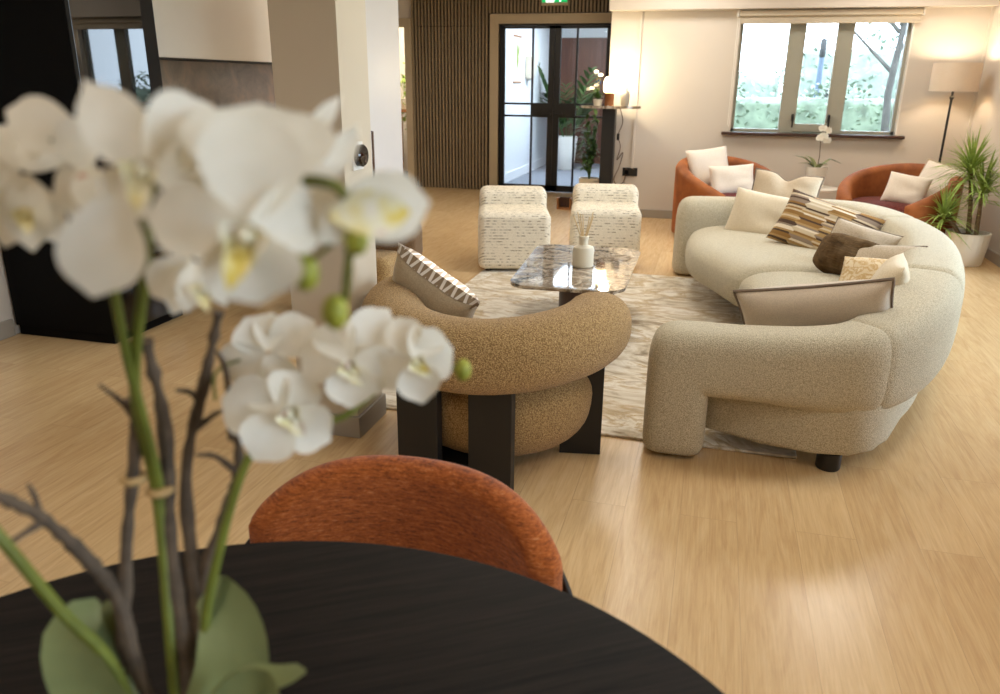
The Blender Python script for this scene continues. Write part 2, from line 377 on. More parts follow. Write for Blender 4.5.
# slatted back wall
struct('wall_back', B(-4.05, -2.96, 10.45, 10.6, 0, 2.6).box(-2.96, -1.05, 10.45, 10.6, 2.24, 2.6).box(-5.2, -4.9, 10.45, 10.6, 0, 2.6).box(-4.9, -4.05, 10.45, 10.6, 2.12, 2.6), M['wall'])
g = G(); felt = B(-4.05, -2.965, 10.425, 10.449, 0, 2.6).box(-2.965, -1.2, 10.425, 10.449, 2.245, 2.6)
x = -4.045
while x < -1.2:
    z0 = .005 if x < -2.985 else 2.246
    for za, zb in (((z0, 2.095), (2.101, 2.598)) if -3.97 < x < -3.2 else ((z0, 2.598),)):
        g.box(x, x+.025, 10.4, 10.428, za, zb)
    x += .0465
fl = struct('trim_4', felt, M['felt']); struct('slats', g, M['slat'], fl)
# door casing and doors
struct('trim_5', B(-2.962, -2.845, 10.385, 10.6, 0, 2.235)  .box(-1.38, -1.27, 10.385, 10.6, 0, 2.235).box(-2.845, -1.38, 10.385, 10.6, 2.12, 2.235)
       .box(-2.875, -2.845, 10.42, 10.6, 0, 2.12), M['trim'])
struct('trim_6', B(-4.15, -4.052, 10.385, 10.6, 0, 2.2).box(-4.95, -4.15, 10.385, 10.6, 2.1, 2.2).box(-5.0, -4.9, 10.385, 10.6, 0, 2.2), M['trim'])
DY0, DY1 = 10.46, 10.505
d = bpy.data.objects.new('door_1', None); COL.objects.link(d); d.location = (-2.125, 10.48, 0); d.matrix_basis = Matrix.Translation(d.location); d['kind'] = 'structure'
g = B(-2.845, -2.825, DY0, DY1+.03, 0, 2.12).box(-1.40, -1.38, DY0, DY1+.03, 0, 2.12).box(-2.845, -1.38, DY0, DY1+.03, 2.1, 2.12)
obj('door_frame', g, M['black'], d, False, True)
for xa, xb, mul in ((-2.823, -2.114, -2.405), (-2.11, -1.402, -1.825)):
    g = B(xa, xa+(.045 if xa < -2.5 else .075), DY0, DY1, .01, 2.097).box(xb-(.075 if xa < -2.5 else .045), xb, DY0, DY1, .01, 2.097).box(xa, xb, DY0, DY1, 2.065, 2.097).box(xa, xb, DY0, DY1, .01, .09)
    g.box(mul-.012, mul+.012, DY0+.005, DY1-.005, .09, 2.07)
    g.box(xa, xb, DY0+.005, DY1-.005, 1.13, 1.155).box(xa, xb, DY0+.005, DY1-.005, .975, 1.0)
    lf = obj('door_leaf', g, M['black'], d, False, True)
    lk = (mul, xb) if mul < -2.2 else (xa, mul)
    o = obj('lock_rail', B(lk[0], lk[1], DY0-.004, DY1, .985, 1.145), M['black'], d, False, True)
    obj('pane', B(xa+.03, xb-.03, 10.478, 10.484, .07, 2.08), M['door_glass'], d, False, True)
    hx = xb-.03 if mul < -2.2 else xa+.03
    obj('pull_handle', G().tube([(hx, DY0-.002, 1.02), (hx, DY0-.05, 1.02), (hx+(-.11 if mul < -2.2 else .11), DY0-.05, 1.02)], .008), M['black'], d, True, True)
# corridor behind the glass doors
struct('floor_corridor', B(-3.2, -.7, 10.5, 14.8, -.1, 0), M['carpet'])
struct('wall_corridor_left', B(-3.17, -2.97, 10.6, 14.6, 0, 2.45), M['white_wall'])
struct('baseboard_corridor', B(-2.97, -2.952, 10.6, 14.6, 0, .13), M['white_wall'])
struct('wall_corridor_end', B(-3.17, -.7, 14.6, 14.7, 0, 2.45), M['white_wall'])
struct('trim_7', B(-2.9, -.9, 14.55, 14.6, 0, 2.16).box(-2.92, -2.88, 14.54, 14.6, 0, 2.18), M['panelwood'])
struct('wall_corridor_right', B(-.9, -.7, 10.6, 14.6, 0, 2.45), M['white_wall'])
struct('ceiling_corridor', B(-3.2, -.7, 10.6, 14.7, 2.45, 2.5), M['ceiling'])
# small lit room behind the left doorway
struct('floor_side_room', B(-5.4, -3.17, 10.5, 12.4, -.1, 0), M['carpet'])
struct('wall_side_room', B(-5.4, -3.17, 12.2, 12.4, 0, 2.6), M['wall'])
struct('ceiling_side_room', B(-5.4, -3.17, 10.6, 12.4, 2.6, 2.65), M['ceiling'])
# pillar
struct('wall_pillar', B(-1.6, -1.333, 2.7, 2.95, 0, 2.6), M['column'])
struct('baseboard_pillar', B(-1.615, -1.32, 2.685, 2.965, 0, .095, r=.004), M['baseboard'])
# windows
def window(name, axis, a0, a1, z0, z1, plane, muls, openers=(), sash=True):
    """frame in a wall; axis 'X' runs along X on plane Y=plane, axis 'Y' runs along Y on plane X=plane"""
    def bx(g, p0, p1, d0, d1, zz0, zz1, r=0):
        if axis == 'X': return g.box(p0, p1, plane+d0, plane+d1, zz0, zz1, r=r)
        return g.box(plane+d0, plane+d1, p0, p1, zz0, zz1, r=r)
    g = G(); w = .045
    bx(g, a0, a0+w*.7, .07, .14, z0, z1); bx(g, a1-w, a1, .07, .14, z0, z1); bx(g, a0, a1, .07, .14, z0, z0+.03); bx(g, a0, a1, .07, .14, z1-.05, z1)
    for p0, p1 in muls: bx(g, p0, p1, .05, .14, z0, z1)
    o = struct(name, g, M['winframe'])
    ed = [a0+w*.7] + [p for q in muls for p in q] + [a1-w]
    for i in range(0, len(ed), 2):
        g = G(); e0, e1 = ed[i], ed[i+1]
        if i//2 in openers:
            bx(g, e0, e1, .045, .09, z0+.015, z0+.09); bx(g, e0, e1, .045, .09, z1-.09, z1-.02); bx(g, e0, e0+.015, .045, .09, z0+.09, z1-.09); bx(g, e1-.015, e1, .045, .09, z0+.09, z1-.09)
            obj('sash', g, M['winframe'], o, False)
        g = G(); bx(g, e0, e1, .1, .106, z0+.03, z1-.05); obj('pane', g, M['glass'], o, False)
    return o
w1 = window('window_1', 'X', .13, 1.73, .945, 2.14, 8.77, ((.606, .748), (1.07, 1.213)), (1,))
for hx in (.735, 1.082):
    obj('window_handle', B(hx-.012, hx+.012, 8.79, 8.82, 1.06, 1.13, r=.004).box(hx-.009, hx+.009, 8.765, 8.79, 1.1, 1.12).box(hx-.009, hx+.009, 8.762, 8.775, 1.0, 1.12, r=.003), M['black'], w1)
struct('sill', B(.045, 1.8, 8.70, 8.86, .915, .943, r=.005), M['sill'], w1)
struct('reveal', B(1.715, 1.731, 8.77, 8.84, .945, 2.14), M['white'], w1)
window('window_2', 'Y', 3.4, 6.9, .06, 2.36, 2.38, ((4.5, 4.6), (5.7, 5.8)))
window('fill_window', 'Y', -.9, 1.5, .9, 2.12, 2.38, ((-.1, .0), (.7, .8)))  # unseen window, added to bring daylight onto the orchid and dining table
# roller blind
t = thing('roller_blind', 'rolled up beige roller blind in a slim cassette above the window', 'blind', (.94, 8.74, 2.0))
obj('cassette', B(.105, 1.775, 8.70, 8.768, 2.055, 2.112, r=.012), M['blind'], t, True, True)
obj('blind_fabric', B(.115, 1.765, 8.728, 8.733, 2.0, 2.06), M['blind'], t, True, True)
obj('bottom_bar', B(.113, 1.767, 8.722, 8.739, 1.985, 2.004, r=.004), M['blind'], t, True, True)
obj('bracket', B(.085, .105, 8.70, 8.769, 2.05, 2.115, r=.003), M['white'], t, True, True)
obj('bracket', B(1.775, 1.79, 8.70, 8.769, 2.05, 2.115, r=.003), M['white'], t, True, True)
obj('pull_chain', G().tube([(.096, 8.72, 2.06), (.096, 8.722, 1.02), (.106, 8.722, 1.0), (.112, 8.722, 1.02), (.112, 8.72, 2.05)], .0035, 6), M['white'], t, True, True)
# ================================================================== kitchen side
t = thing('tall_oven_cabinet', 'tall glossy black oven cabinet mirroring the window, left of the stone splashback', 'cabinet', (-3.46, 3.71, 0))
obj('carcass', B(-3.81, -3.125, 3.4, 4.03, .06, 2.45, r=.003), M['black_matt'], t, True, True)
obj('plinth', B(-3.81, -3.16, 3.42, 4.02, 0, .06), M['black_matt'], t, True, True)
obj('oven_door', B(-3.125, -3.1, 3.405, 4.025, 1.29, 2.05, r=.003), M['black_gloss'], t, True, True)
obj('door', B(-3.125, -3.1, 3.405, 4.025, 2.06, 2.44, r=.003), M['black_gloss'], t, True, True)
o = obj('oven_door', B(-3.125, -3.1, 3.405, 4.025, .68, 1.28, r=.003), M['black_gloss'], t, True, True)
obj('oven_handle', B(-3.075, -3.06, 3.46, 3.97, 1.21, 1.225, r=.004).box(-3.1, -3.07, 3.5, 3.52, 1.21, 1.225).box(-3.1, -3.07, 3.91, 3.93, 1.21, 1.225), M['black'], t, True, True)
for z0, z1 in ((.07, .35), (.375, .67)): obj('drawer', B(-3.125, -3.1, 3.405, 4.025, z0, z1, r=.003), M['black_gloss'], t, True, True)
def base_cab(y0, y1, label):
    t = thing('base_cabinet', label, 'cabinet', (-3.5, (y0+y1)/2, 0), 0, 'black base cabinets under the worktop')
    obj('carcass', B(-3.81, -3.225, y0+.002, y1-.002, .1, .879), M['black_matt'], t, False, True)
    obj('plinth', B(-3.81, -3.27, y0+.002, y1-.002, 0, .1), M['black_matt'], t, False, True)
    for z0, z1 in ((.105, .45), (.475, .845)): obj('drawer', B(-3.225, -3.2, y0+.004, y1-.004, z0, z1, r=.003), M['black_gloss'], t, True, True)
for i, l in enumerate(('black base cabinet directly beside the tall black oven cabinet', 'black base cabinet second from the tall oven cabinet', 'black base cabinet third from the tall oven cabinet', 'black base cabinet at the far end of the worktop run')):
    base_cab(4.035+i*.62, 4.035+(i+1)*.62, l)
tag(obj('worktop', B(-3.82, -3.18, 4.035, 6.52, .88, .915, r=.004), M['black_matt']), 'long black kitchen worktop on the base cabinets', 'worktop')
for y0, y1, l in ((4.035, 5.95, 'wide cream wall cabinet next to the tall black oven cabinet'), (5.95, 6.5, 'narrow cream wall cabinet at the far end of the row')):
    t = thing('wall_cabinet', l, 'cabinet', (-3.63, (y0+y1)/2, 1.54), 0, 'cream wall cabinets above the splashback')
    obj('carcass', B(-3.81, -3.472, y0+.002, y1-.002, 1.555, 2.45), M['cabinet'], t, False, True)
    obj('door', B(-3.47, -3.45, y0+.001, y1-.001, 1.545, 2.45, r=.002), M['cabinet'], t, True, True)
struct('trim_8', B(-3.83, -3.81, 4.035, 6.9, .915, 1.545), M['splash'])
struct('trim_9', B(-3.80, -3.47, 4.035, 6.9, 1.538, 1.545), M['black'])
t = thing('tall_cupboard', 'tall white cupboard with slim bronze bar handle behind the pillar', 'cupboard', (-2.52, 5.28, 0))
obj('carcass', B(-2.75, -2.32, 4.9, 5.66, 0, 2.45, r=.003), M['white_cab'], t, True, True)
obj('door', B(-2.32, -2.3, 4.985, 5.658, .08, 2.448, r=.002), M['white_cab'], t, True, True)
obj('bar_handle', G().tube([(-2.3, 5.03, 1.09), (-2.26, 5.03, 1.09), (-2.26, 5.03, .72), (-2.3, 5.03, .72)], .009, 8), M['chrome'], t, True, True)
t = thing('thermostat', 'round black thermostat dial on a white wall plate, on the pillar', 'thermostat', (-1.333, 2.845, 1.14))
obj('wall_plate', B(-1.336, -1.325, 2.765, 2.855, 1.09, 1.195, r=.003), M['white'], t, True, True)
g = G().lathe([(0, 0), (.041, 0), (.042, .02), (.036, .026), (0, .027)], 28).xf(Matrix.Translation((-1.325, 2.81, 1.145)) @ Matrix.Rotation(PI/2, 4, 'Y'))
obj('dial', g, M['black_gloss'], t, True, True)
# exit sign
t = thing('exit_sign', 'green and white running man exit sign above the glass doors', 'sign', (-2.12, 10.37, 2.33))
obj('sign_plate', B(-2.285, -1.945, 10.365, 10.395, 2.325, 2.56, r=.004), M['trim'], t, True, True)
obj('green_panel', B(-2.275, -1.955, 10.361, 10.366, 2.362, 2.55), emit('exit sign green', L(0, 168, 92), .9), t, False, True)
WH = emit('exit sign white', (1, 1, 1, 1), 1.3)
obj('door_symbol', B(-2.225, -2.12, 10.357, 10.3612, 2.362, 2.52), WH, t, False, True)
g = G()
def bar2(g, p, q, w, y0, y1):
    a = Vector((p[0], 0, p[1])); b = Vector((q[0], 0, q[1])); d_ = (b-a).normalized(); n_ = Vector((-d_.z, 0, d_.x))*w/2
    c4 = [a+n_, b+n_, b-n_, a-n_]; return g.add([(c.x, y0, c.z) for c in c4]+[(c.x, y1, c.z) for c in c4], [(0, 1, 2, 3), (7, 6, 5, 4), (0, 4, 5, 1), (1, 5, 6, 2), (2, 6, 7, 3), (3, 7, 4, 0)])
for p, q, w in (((-2.06, 2.485), (-2.075, 2.43), .03), ((-2.075, 2.435), (-2.04, 2.40), .018), ((-2.04, 2.40), (-2.045, 2.367), .016), ((-2.078, 2.435), (-2.10, 2.40), .018), ((-2.10, 2.40), (-2.122, 2.40), .015), ((-2.06, 2.48), (-2.025, 2.455), .013), ((-2.062, 2.48), (-2.10, 2.46), .013)):
    bar2(g, p, q, w, 10.356, 10.3612)
g.sph((-2.052, 10.359, 2.508), (.016, .003, .016), 12, 8)
obj('running_figure', g, WH, t, False, True)
# arrow
obj('arrow', G().prism([(0, .012), (.05, .012), (.05, .03), (.085, 0), (.05, -.03), (.05, -.012), (0, -.012)], 0, .005).xf(Matrix.Translation((-2.045+.0, 10.3612, 2.44)) @ Matrix.Translation((.03, 0, 0)) @ Matrix.Rotation(PI/2, 4, 'X') @ Matrix.Scale(.6, 4)), WH, t, False, True)
# ================================================================== corridor things
t = thing('botanical_poster', 'hanging botanical poster with green leaves on the white corridor wall', 'poster', (-2.965, 11.9, 1.5))
obj('print', B(-2.969, -2.962, 11.68, 12.12, 1.42, 2.05), M['linen_white'], t, False, True)
for z in (1.41, 2.05): obj('rail', B(-2.97, -2.955, 11.66, 12.14, z-.012, z+.012, r=.003), M['oakbox'], t, True, True)
def leaf_blade(path, w, n=8, fold=.25, wid=None, up=Vector((0, 0, 1))):
    P, _ = resample(path, n+1); g = G(); P = [Vector(p) for p in P]; V = []; F = []
    for i, p in enumerate(P):
        T = (P[min(i+1, n)]-P[max(i-1, 0)]).normalized(); s = T.cross(up)
        if s.length < .05: s = T.cross(Vector((.3, 1, 0)))
        s.normalize(); nn = s.cross(T).normalized(); t_ = i/n
        ww = (wid(t_) if wid else math.sin(PI*min(1, max(0, .04+.96*t_))**.8)**.8)*w/2
        V += [p+s*ww+nn*ww*fold, p, p-s*ww+nn*ww*fold]
    for i in range(n): F += [(3*i, 3*i+1, 3*i+4, 3*i+3), (3*i+1, 3*i+2, 3*i+5, 3*i+4)]
    return g.add(V, F)
g = G()
for y, z, a in ((11.88, 1.62, .6), (11.9, 1.6, -.5), (11.86, 1.7, .2), (11.92, 1.78, .8), (11.88, 1.8, -.2)):
    g.join(leaf_blade([(-2.958, y, z), (-2.957, y+.06*math.sin(a), z+.08), (-2.958, y+.1*math.sin(a), z+.17)], .07, 5, 0, up=Vector((1, 0, 0))))
obj('leaf_drawing', g, M['leaf'], t, False, True)
t = thing('hand_dispenser', 'small cream dispenser box on the corridor wall beside the poster', 'dispenser', (-2.93, 12.55, 1.5))
obj('body', B(-2.972, -2.87, 12.42, 12.68, 1.46, 1.8, r=.02), M['ceramic'], t, True, True)
obj('nozzle', B(-2.95, -2.89, 12.5, 12.6, 1.43, 1.46, r=.006), M['white'], t, True, True)
def frond(base, ang, length, rise, droop, nl, ll, w, mesh):
    P = []
    for i in range(9):
        s = i/8; r = length*s
        P.append((base[0]+math.cos(ang)*r*(.9-.25*s*0), base[1]+math.sin(ang)*r*.9, base[2]+rise*s-droop*s*s))
    mesh.tube(P, [.006*(1-.7*i/8) for i in range(9)], 5)
    for i in range(nl):
        s = .25+.75*i/(nl-1); k_ = s*8; a = int(min(7, k_)); f = k_-a
        p = Vector(P[a]).lerp(Vector(P[a+1]), f); T = (Vector(P[a+1])-Vector(P[a])).normalized(); sd = T.cross(Vector((0, 0, 1))).normalized()
        for sg in (-1, 1):
            l = ll*(math.sin(PI*(.15+.8*s))**.6); e = p+sd*sg*l*.8+T*l*.6+Vector((0, 0, .03-.3*l*random.random()))
            mesh.join(leaf_blade([p, p.lerp(e, .5)+Vector((0, 0, .02)), e], w, 4, .2))
t = thing('corridor_plant', 'broad palm in a tall white planter, seen through the glass doors', 'plant', (-2.46, 13.4, 0))
obj('planter', G().lathe([(0, 0), (.13, 0), (.14, .02), (.19, .53), (.18, .55), (.16, .55), (.155, .5), (0, .5)], 32), M['white'], t)
g = G()
for i in range(11):
    a = i*2.4; frond((.05*math.cos(a), .05*math.sin(a), .5), a, .35+.25*random.random(), .6+.75*random.random(), .2, 8, .42, .075, g)
g.v = [(max(x, -.48), y, z) for x, y, z in g.v]
obj('fronds', g, M['palm'], t)
t = thing('trailing_plant', 'trailing green ivy hanging in the bright doorway left of the slatted wall', 'plant', (-4.66, 11.7, 1.0))
obj('shelf_pot', G().lathe([(0, 0), (.08, 0), (.11, .15), (.1, .16), (.09, .15), (0, .14)], 24), M['white'], t)
g = G()
for i in range(120):
    a = random.uniform(0, 2*PI); r = random.uniform(.02, .3); z = random.uniform(-.45, .55)
    p = Vector((r*math.cos(a)*.9, r*math.sin(a)*.6, .15+z)); e = p+Vector((random.uniform(-.1, .1), random.uniform(-.06, .06), random.uniform(-.1, .04)))
    g.join(leaf_blade([p, p.lerp(e, .5)+Vector((0, 0, .02)), e], .06, 4, .1))
for i in range(10):
    a = i*.63; g.tube([(0, 0, .14), (.1*math.cos(a), .1*math.sin(a), .4), (.25*math.cos(a), .2*math.sin(a), .3), (.28*math.cos(a), .2*math.sin(a), -.2)], .004, 5)
obj('foliage', g, M['leaf'], t)
tag(obj('plant_shelf', B(-4.9, -4.4, 11.5, 11.9, .96, .998, r=.004).box(-4.85, -4.8, 11.55, 11.85, 0, .96).box(-4.5, -4.45, 11.55, 11.85, 0, .96), M['oakbox']), 'plain wooden plant stand behind the left doorway under the ivy', 'plant stand')
for x, z, l, s in ((-1.47, 1.42, 'round blue fire door notice stuck on the right glass door, the upper one', .033), (-1.475, 1.30, 'small round pale blue notice under the larger blue one on the right glass door', .024)):
    t = tag(obj('door_notice', G().lathe([(0, 0), (s, 0), (s, .002), (0, .002)], 24).xf(Matrix.Translation((x-.06, 10.474, z)) @ Matrix.Rotation(PI/2, 4, 'X')), plain('blue notice', L(40, 84, 190), .4) if s > .03 else plain('pale blue notice', L(150, 180, 220), .4)), l, 'sign')
    obj('white_mark', B(x-.06-s*.4, x-.06+s*.4, 10.4705, 10.4722, z-s*.25, z+s*.25), M['white'], t, False, False)
# ================================================================== outside
struct('ground', B(-40, 40, 9.3, 60, -.5, -.3), plain('lawn', L(84, 104, 74), .9, var=.3, scale=3))
struct('ground_side', B(2.9, 40, -20, 9.3, -.5, -.3), plain('side lawn', L(90, 104, 80), .9, var=.3, scale=3))
def hedge(name, label, c, sx, sy, sz, n, m, cat='hedge', size=.10):
    t = thing(name, label, cat, c)
    g = G().box(-sx*.85, sx*.85, -sy*.7, sy*.7, 0, sz*.85, r=.12)
    obj('branch_mass', g, m, t)
    g = G()
    for i in range(n):
        u = Vector((random.uniform(-1, 1)*sx, random.uniform(-1, .6)*sy, random.random()**.8*sz)); u.z *= .9+.15*math.sin(u.x*3.1+c[0])
        e = u+Vector((random.gauss(0, 1), random.gauss(0, 1), random.gauss(.3, .7))).normalized()*size
        g.join(leaf_blade([u, e], size*.7, 2, .1))
    obj('leaves', g, m, t, False); return t
M['hedge'] = plain('hedge leaf', L(112, 124, 104), .6, var=.4, scale=6); M['hedge2'] = plain('pale hedge leaf', L(134, 144, 132), .6, var=.3, scale=4)
hedge('garden_hedge', 'clipped green hedge across the garden outside the window', (2.2, 15.5, -.3), 5.2, .6, 1.75, 7000, M['hedge'])
hedge('garden_shrub', 'pale green shrub outside behind the left window pane', (-1.0, 19.5, -.3), 2.6, 1.0, 2.3, 3000, M['hedge2'], 'shrub', .14)
hedge('garden_shrub', 'tall pale shrub outside behind the right window pane', (5.0, 23, -.3), 3.6, 1.2, 3.0, 3600, M['hedge2'], 'shrub', .16)
t = thing('garden_tree', 'slim bare garden tree outside the right window pane', 'tree', (2.58, 14.1, -.3))
g = G().tube([(0, 0, 0), (.04, 0, .8), (-.02, 0, 1.6), (.05, 0, 2.6), (.1, 0, 4)], [.08, .065, .055, .045, .02], 10)
for a, z, l in ((2.6, 1.9, 1.7), (.5, 2.2, 1.4), (3.6, 2.5, 1.3), (5, 2.6, 1.2), (1.4, 1.6, .9)):
    g.tube([(0, 0, z), (math.cos(a)*l*.4, math.sin(a)*l*.3, z+.35*l), (math.cos(a)*l, math.sin(a)*l*.6, z+.75*l)], [.035, .022, .008], 6)
obj('trunk', g, plain('tree bark', L(74, 70, 66), .9, var=.3), t)
g = G()
for i in range(160):
    a = random.uniform(0, 6.28); r = random.uniform(.4, 1.6); z = random.uniform(2.2, 3.9); u = Vector((math.cos(a)*r, math.sin(a)*r*.7, z)); e = u+Vector((random.gauss(0, 1), random.gauss(0, 1), random.gauss(0, 1))).normalized()*.1
    g.join(leaf_blade([u, e], .06, 2, .1))
obj('leaves', g, M['hedge2'], t, False)
t = thing('street_lamp', 'dark street lamp post outside the middle window pane', 'street lamp', (1.77, 16.6, -.3))
obj('post', G().tube([(0, 0, 0), (0, 0, .6), (0, 0, 2.2)], [.09, .06, .05], 12), plain('lamp post paint', L(70, 84, 100), .5), t)
obj('lantern', G().lathe([(0, 2.2), (.05, 2.2), (.06, 2.25), (.06, 2.5), (.04, 2.53), (0, 2.54)], 12), M['black'], t)
t = thing('garden_bollard', 'small dark bollard outside at the right of the lamp post', 'bollard', (1.91, 16.2, -.3))
obj('shaft', G().tube([(0, 0, 0), (0, 0, 1.45)], .05, 10), M['black'], t); obj('cap', G().lathe([(0, 1.45), (.07, 1.45), (.07, 1.63), (0, 1.66)], 12), M['black'], t)
def YW(px, py, Y):
    d_ = CR*((px-500)/FPX)+CD*((py-347)/FPX)+CF; return Vector((0, 0, CH))+d_*(Y/d_.y)
# ================================================================== rug and coffee table
t = tag(obj('area_rug', G().box(-1.68, .43, 3.0, 5.97, .001, .012, r=.004), M['rug']), 'large cream and beige abstract rug under the coffee table', 'rug')
t = thing('coffee_table', 'low coffee table with a glossy brown marble top and dark pillar legs', 'coffee table', (-.73, 4.53, .012), math.radians(2))
def rrect(w, l, r, n=8):
    P = []
    for cx, cy, a0 in ((w/2-r, l/2-r, 0), (-w/2+r, l/2-r, 90), (-w/2+r, -l/2+r, 180), (w/2-r, -l/2+r, 270)):
        for i in range(n+1):
            a = math.radians(a0+90*i/n); P.append((cx+r*math.cos(a), cy+r*math.sin(a)))
    return P
P = [(x*(1+.05*(y/.58)), y) for x, y in rrect(.66, 1.16, .13, 10)]
obj('tabletop', G().prism(P, .350, .368, .005, 3), M['marble'], t)
obj('top_support', G().prism([(x*.55, y*.75) for x, y in P], .325, .350), M['black'], t, False)
for y, x in ((-.2, .02), (.32, .1)):
    obj('leg', G().lathe([(0, 0), (.1, 0), (.1, .32), (.104, .325), (0, .325)], 32, (x, y, 0), 1, 1.3), M['walnut'], t)
t = thing('reed_diffuser', 'cream reed diffuser bottle with wooden reeds on the marble coffee table', 'diffuser', (-.700, 4.50, .381))
obj('bottle', G().lathe([(0, 0), (.058, 0), (.063, .006), (.063, .105), (.058, .118), (.03, .128), (.026, .132), (.026, .165), (.03, .168), (.03, .182), (.02, .184), (.018, .15), (0, .15)], 36), M['ceramic'], t)
for i in range(7):
    a = i*.9; r = .05+.02*(i % 3); obj('reed', G().tube([(.008*math.cos(a), .008*math.sin(a), .15), (r*math.cos(a), r*.6*math.sin(a), .30+.02*(i % 2))], .0034, 6), M['reed'], t)
# ================================================================== pouf stools
def stool(loc, rz, label, mat=None, group='cream weave pouf stools'):
    t = thing('pouf_stool', label, 'stool', loc, rz, group); m = mat or M['dash']
    obj('seat', B(-.28, .28, -.345, .2, .03, .475, r=.055, seg=5), m, t)
    obj('backrest', B(-.275, .275, .08, .35, .03, .60, r=.06, seg=5), m, t)
    for x in (-.2, .2):
        for y in (-.26, .27): obj('foot', G().lathe([(0, 0), (.02, 0), (.022, .035), (0, .035)], 12, (x, y, 0)), M['black'], t)
    return t
s1 = stool((-1.52, 6.05, 0), math.radians(16), 'cream woven pouf stool with a low back, left one, nearer the slatted wall')
dup(s1, (-.835, 6.44, 0), math.radians(9), 'cream woven pouf stool with a low back behind the reed diffuser')
# low tan lounge chair half hidden by the pillar; back colour darkened for shade
t = thing('lounge_chair', 'low tan boucle chair with a shade-darkened back, half hidden behind the pillar', 'chair', (-2.06, 4.38, 0))
obj('seat', B(-.32, .27, -.27, .2, .05, .43, r=.06, seg=5), M['boucle'], t)
obj('backrest', B(-.36, .33, -.02, .22, .33, .60, r=.07, seg=5), M['shaded_boucle'], t)
for x in (-.24, .18):
    for y in (-.2, .14): obj('foot', G().lathe([(0, 0), (.022, 0), (.026, .06), (0, .06)], 12, (x, y, 0)), M['black'], t)
# ================================================================== tan ring armchair
t = thing('ring_armchair', 'tan boucle armchair with a ring backrest on wide black slab legs', 'armchair', (-.775, 2.83, 0), math.radians(-5))
R_, r_ = .40, .130
A0, A1 = math.radians(157), math.radians(383); n = 90; rings = []
for i in range(n+1):
    s = i/n; a = A0+(A1-A0)*s; d = min(s, 1-s)*(A1-A0)*R_; cap = r_*1.05
    k = math.sqrt(max(0, 1-(1-min(1, d/cap))**2)) if d < cap else 1
    k = max(k, .02); zc = .512+.03*abs(math.cos(a))**2
    c = Vector((R_*1.0*math.cos(a), R_*math.sin(a), zc)); nr = Vector((math.cos(a), math.sin(a), 0))
    rg = []
    for j in range(28):
        u, v = se(2*PI*j/28, 2.3); rg.append(c+nr*u*r_*k*1.02+Vector((0, 0, 1))*v*r_*k)
    rings.append(rg)
obj('backrest', G().loft(rings), M['boucle'], t)
prof = []
for k in range(25):
    a = -PI/2+PI*k/24; u, v = se(a, 2.7); prof.append((max(0, u)*(.385+.025*v), .22+v*.206))
prof = [(r, z+(.012*(1-(r/.37)**2) if z > .41 else 0)) for r, z in prof]
obj('seat', G().lathe(prof, 48, (.0, .0, 0), 1.03, .93), M['boucle'], t)
for x0, y0, rz in ((-.155, -.39, .0), (.13, -.39, .0), (.355, .03, .25), (-.355, .03, -.25)):
    g = B(-.082, .082, -.022, .022, 0, .42, r=.003).xf(Matrix.Translation((x0, y0, 0)) @ Matrix.Rotation(rz, 4, 'Z'))
    obj('leg', g, M['black'], t)
obj('plinth', G().lathe([(0, .012), (.22, .012), (.22, .05), (0, .05)], 40, (0, .1, 0)), M['black'], t)
obj('stretcher', B(-.2, .12, -.33, -.1, .012, .05), M['black'], t, False)
# ================================================================== cushions
def pillow_geo(w, h, th, n=22, corner=.055, chop=0, seed=0, wr=.006):
    V = []; F = []; rg = np.random.default_rng(seed); ph = rg.uniform(0, 6, 6); id_ = {}
    def pt(i, j, s):
        u = -1+2*i/n; v = -1+2*j/n
        x = w/2*u*(1-corner*(1-u*u*.0-abs(v)**2)*abs(u)); y = h/2*v*(1-corner*(1-abs(u)**2)*abs(v))
        z = th/2*(max(0, (1-u**4)*(1-v**4))**.62)*s
        z += s*wr*math.sin(4*u+3*v+ph[0])*(1-u*u)*(1-v*v)+s*wr*.8*math.sin(9*u*v+ph[1]+5*v)*(1-u*u)*(1-v*v)
        if chop: y -= chop*math.exp(-(u/.28)**2)*((v+1)/2)**2; z *= 1-.35*math.exp(-(u/.25)**2)*((v+1)/2)
        return (x, y, z)
    edge = lambda i, j: i in (0, n) or j in (0, n)
    for s in (1, -1):
        for i in range(n+1):
            for j in range(n+1):
                key = (i, j, 0 if edge(i, j) else s)
                if key not in id_: id_[key] = len(V); V.append(pt(i, j, s))
        q = lambda i, j: id_[(i, j, 0 if edge(i, j) else s)]
        for i in range(n):
            for j in range(n):
                f = (q(i, j), q(i+1, j), q(i+1, j+1), q(i, j+1)); F.append(f if s > 0 else f[::-1])
    rim = [pt(i, 0, 1) for i in range(n)]+[pt(n, j, 1) for j in range(n)]+[pt(i, n, 1) for i in range(n, 0, -1)]+[pt(0, j, 1) for j in range(n, 0, -1)]
    return G().add(V, F), rim
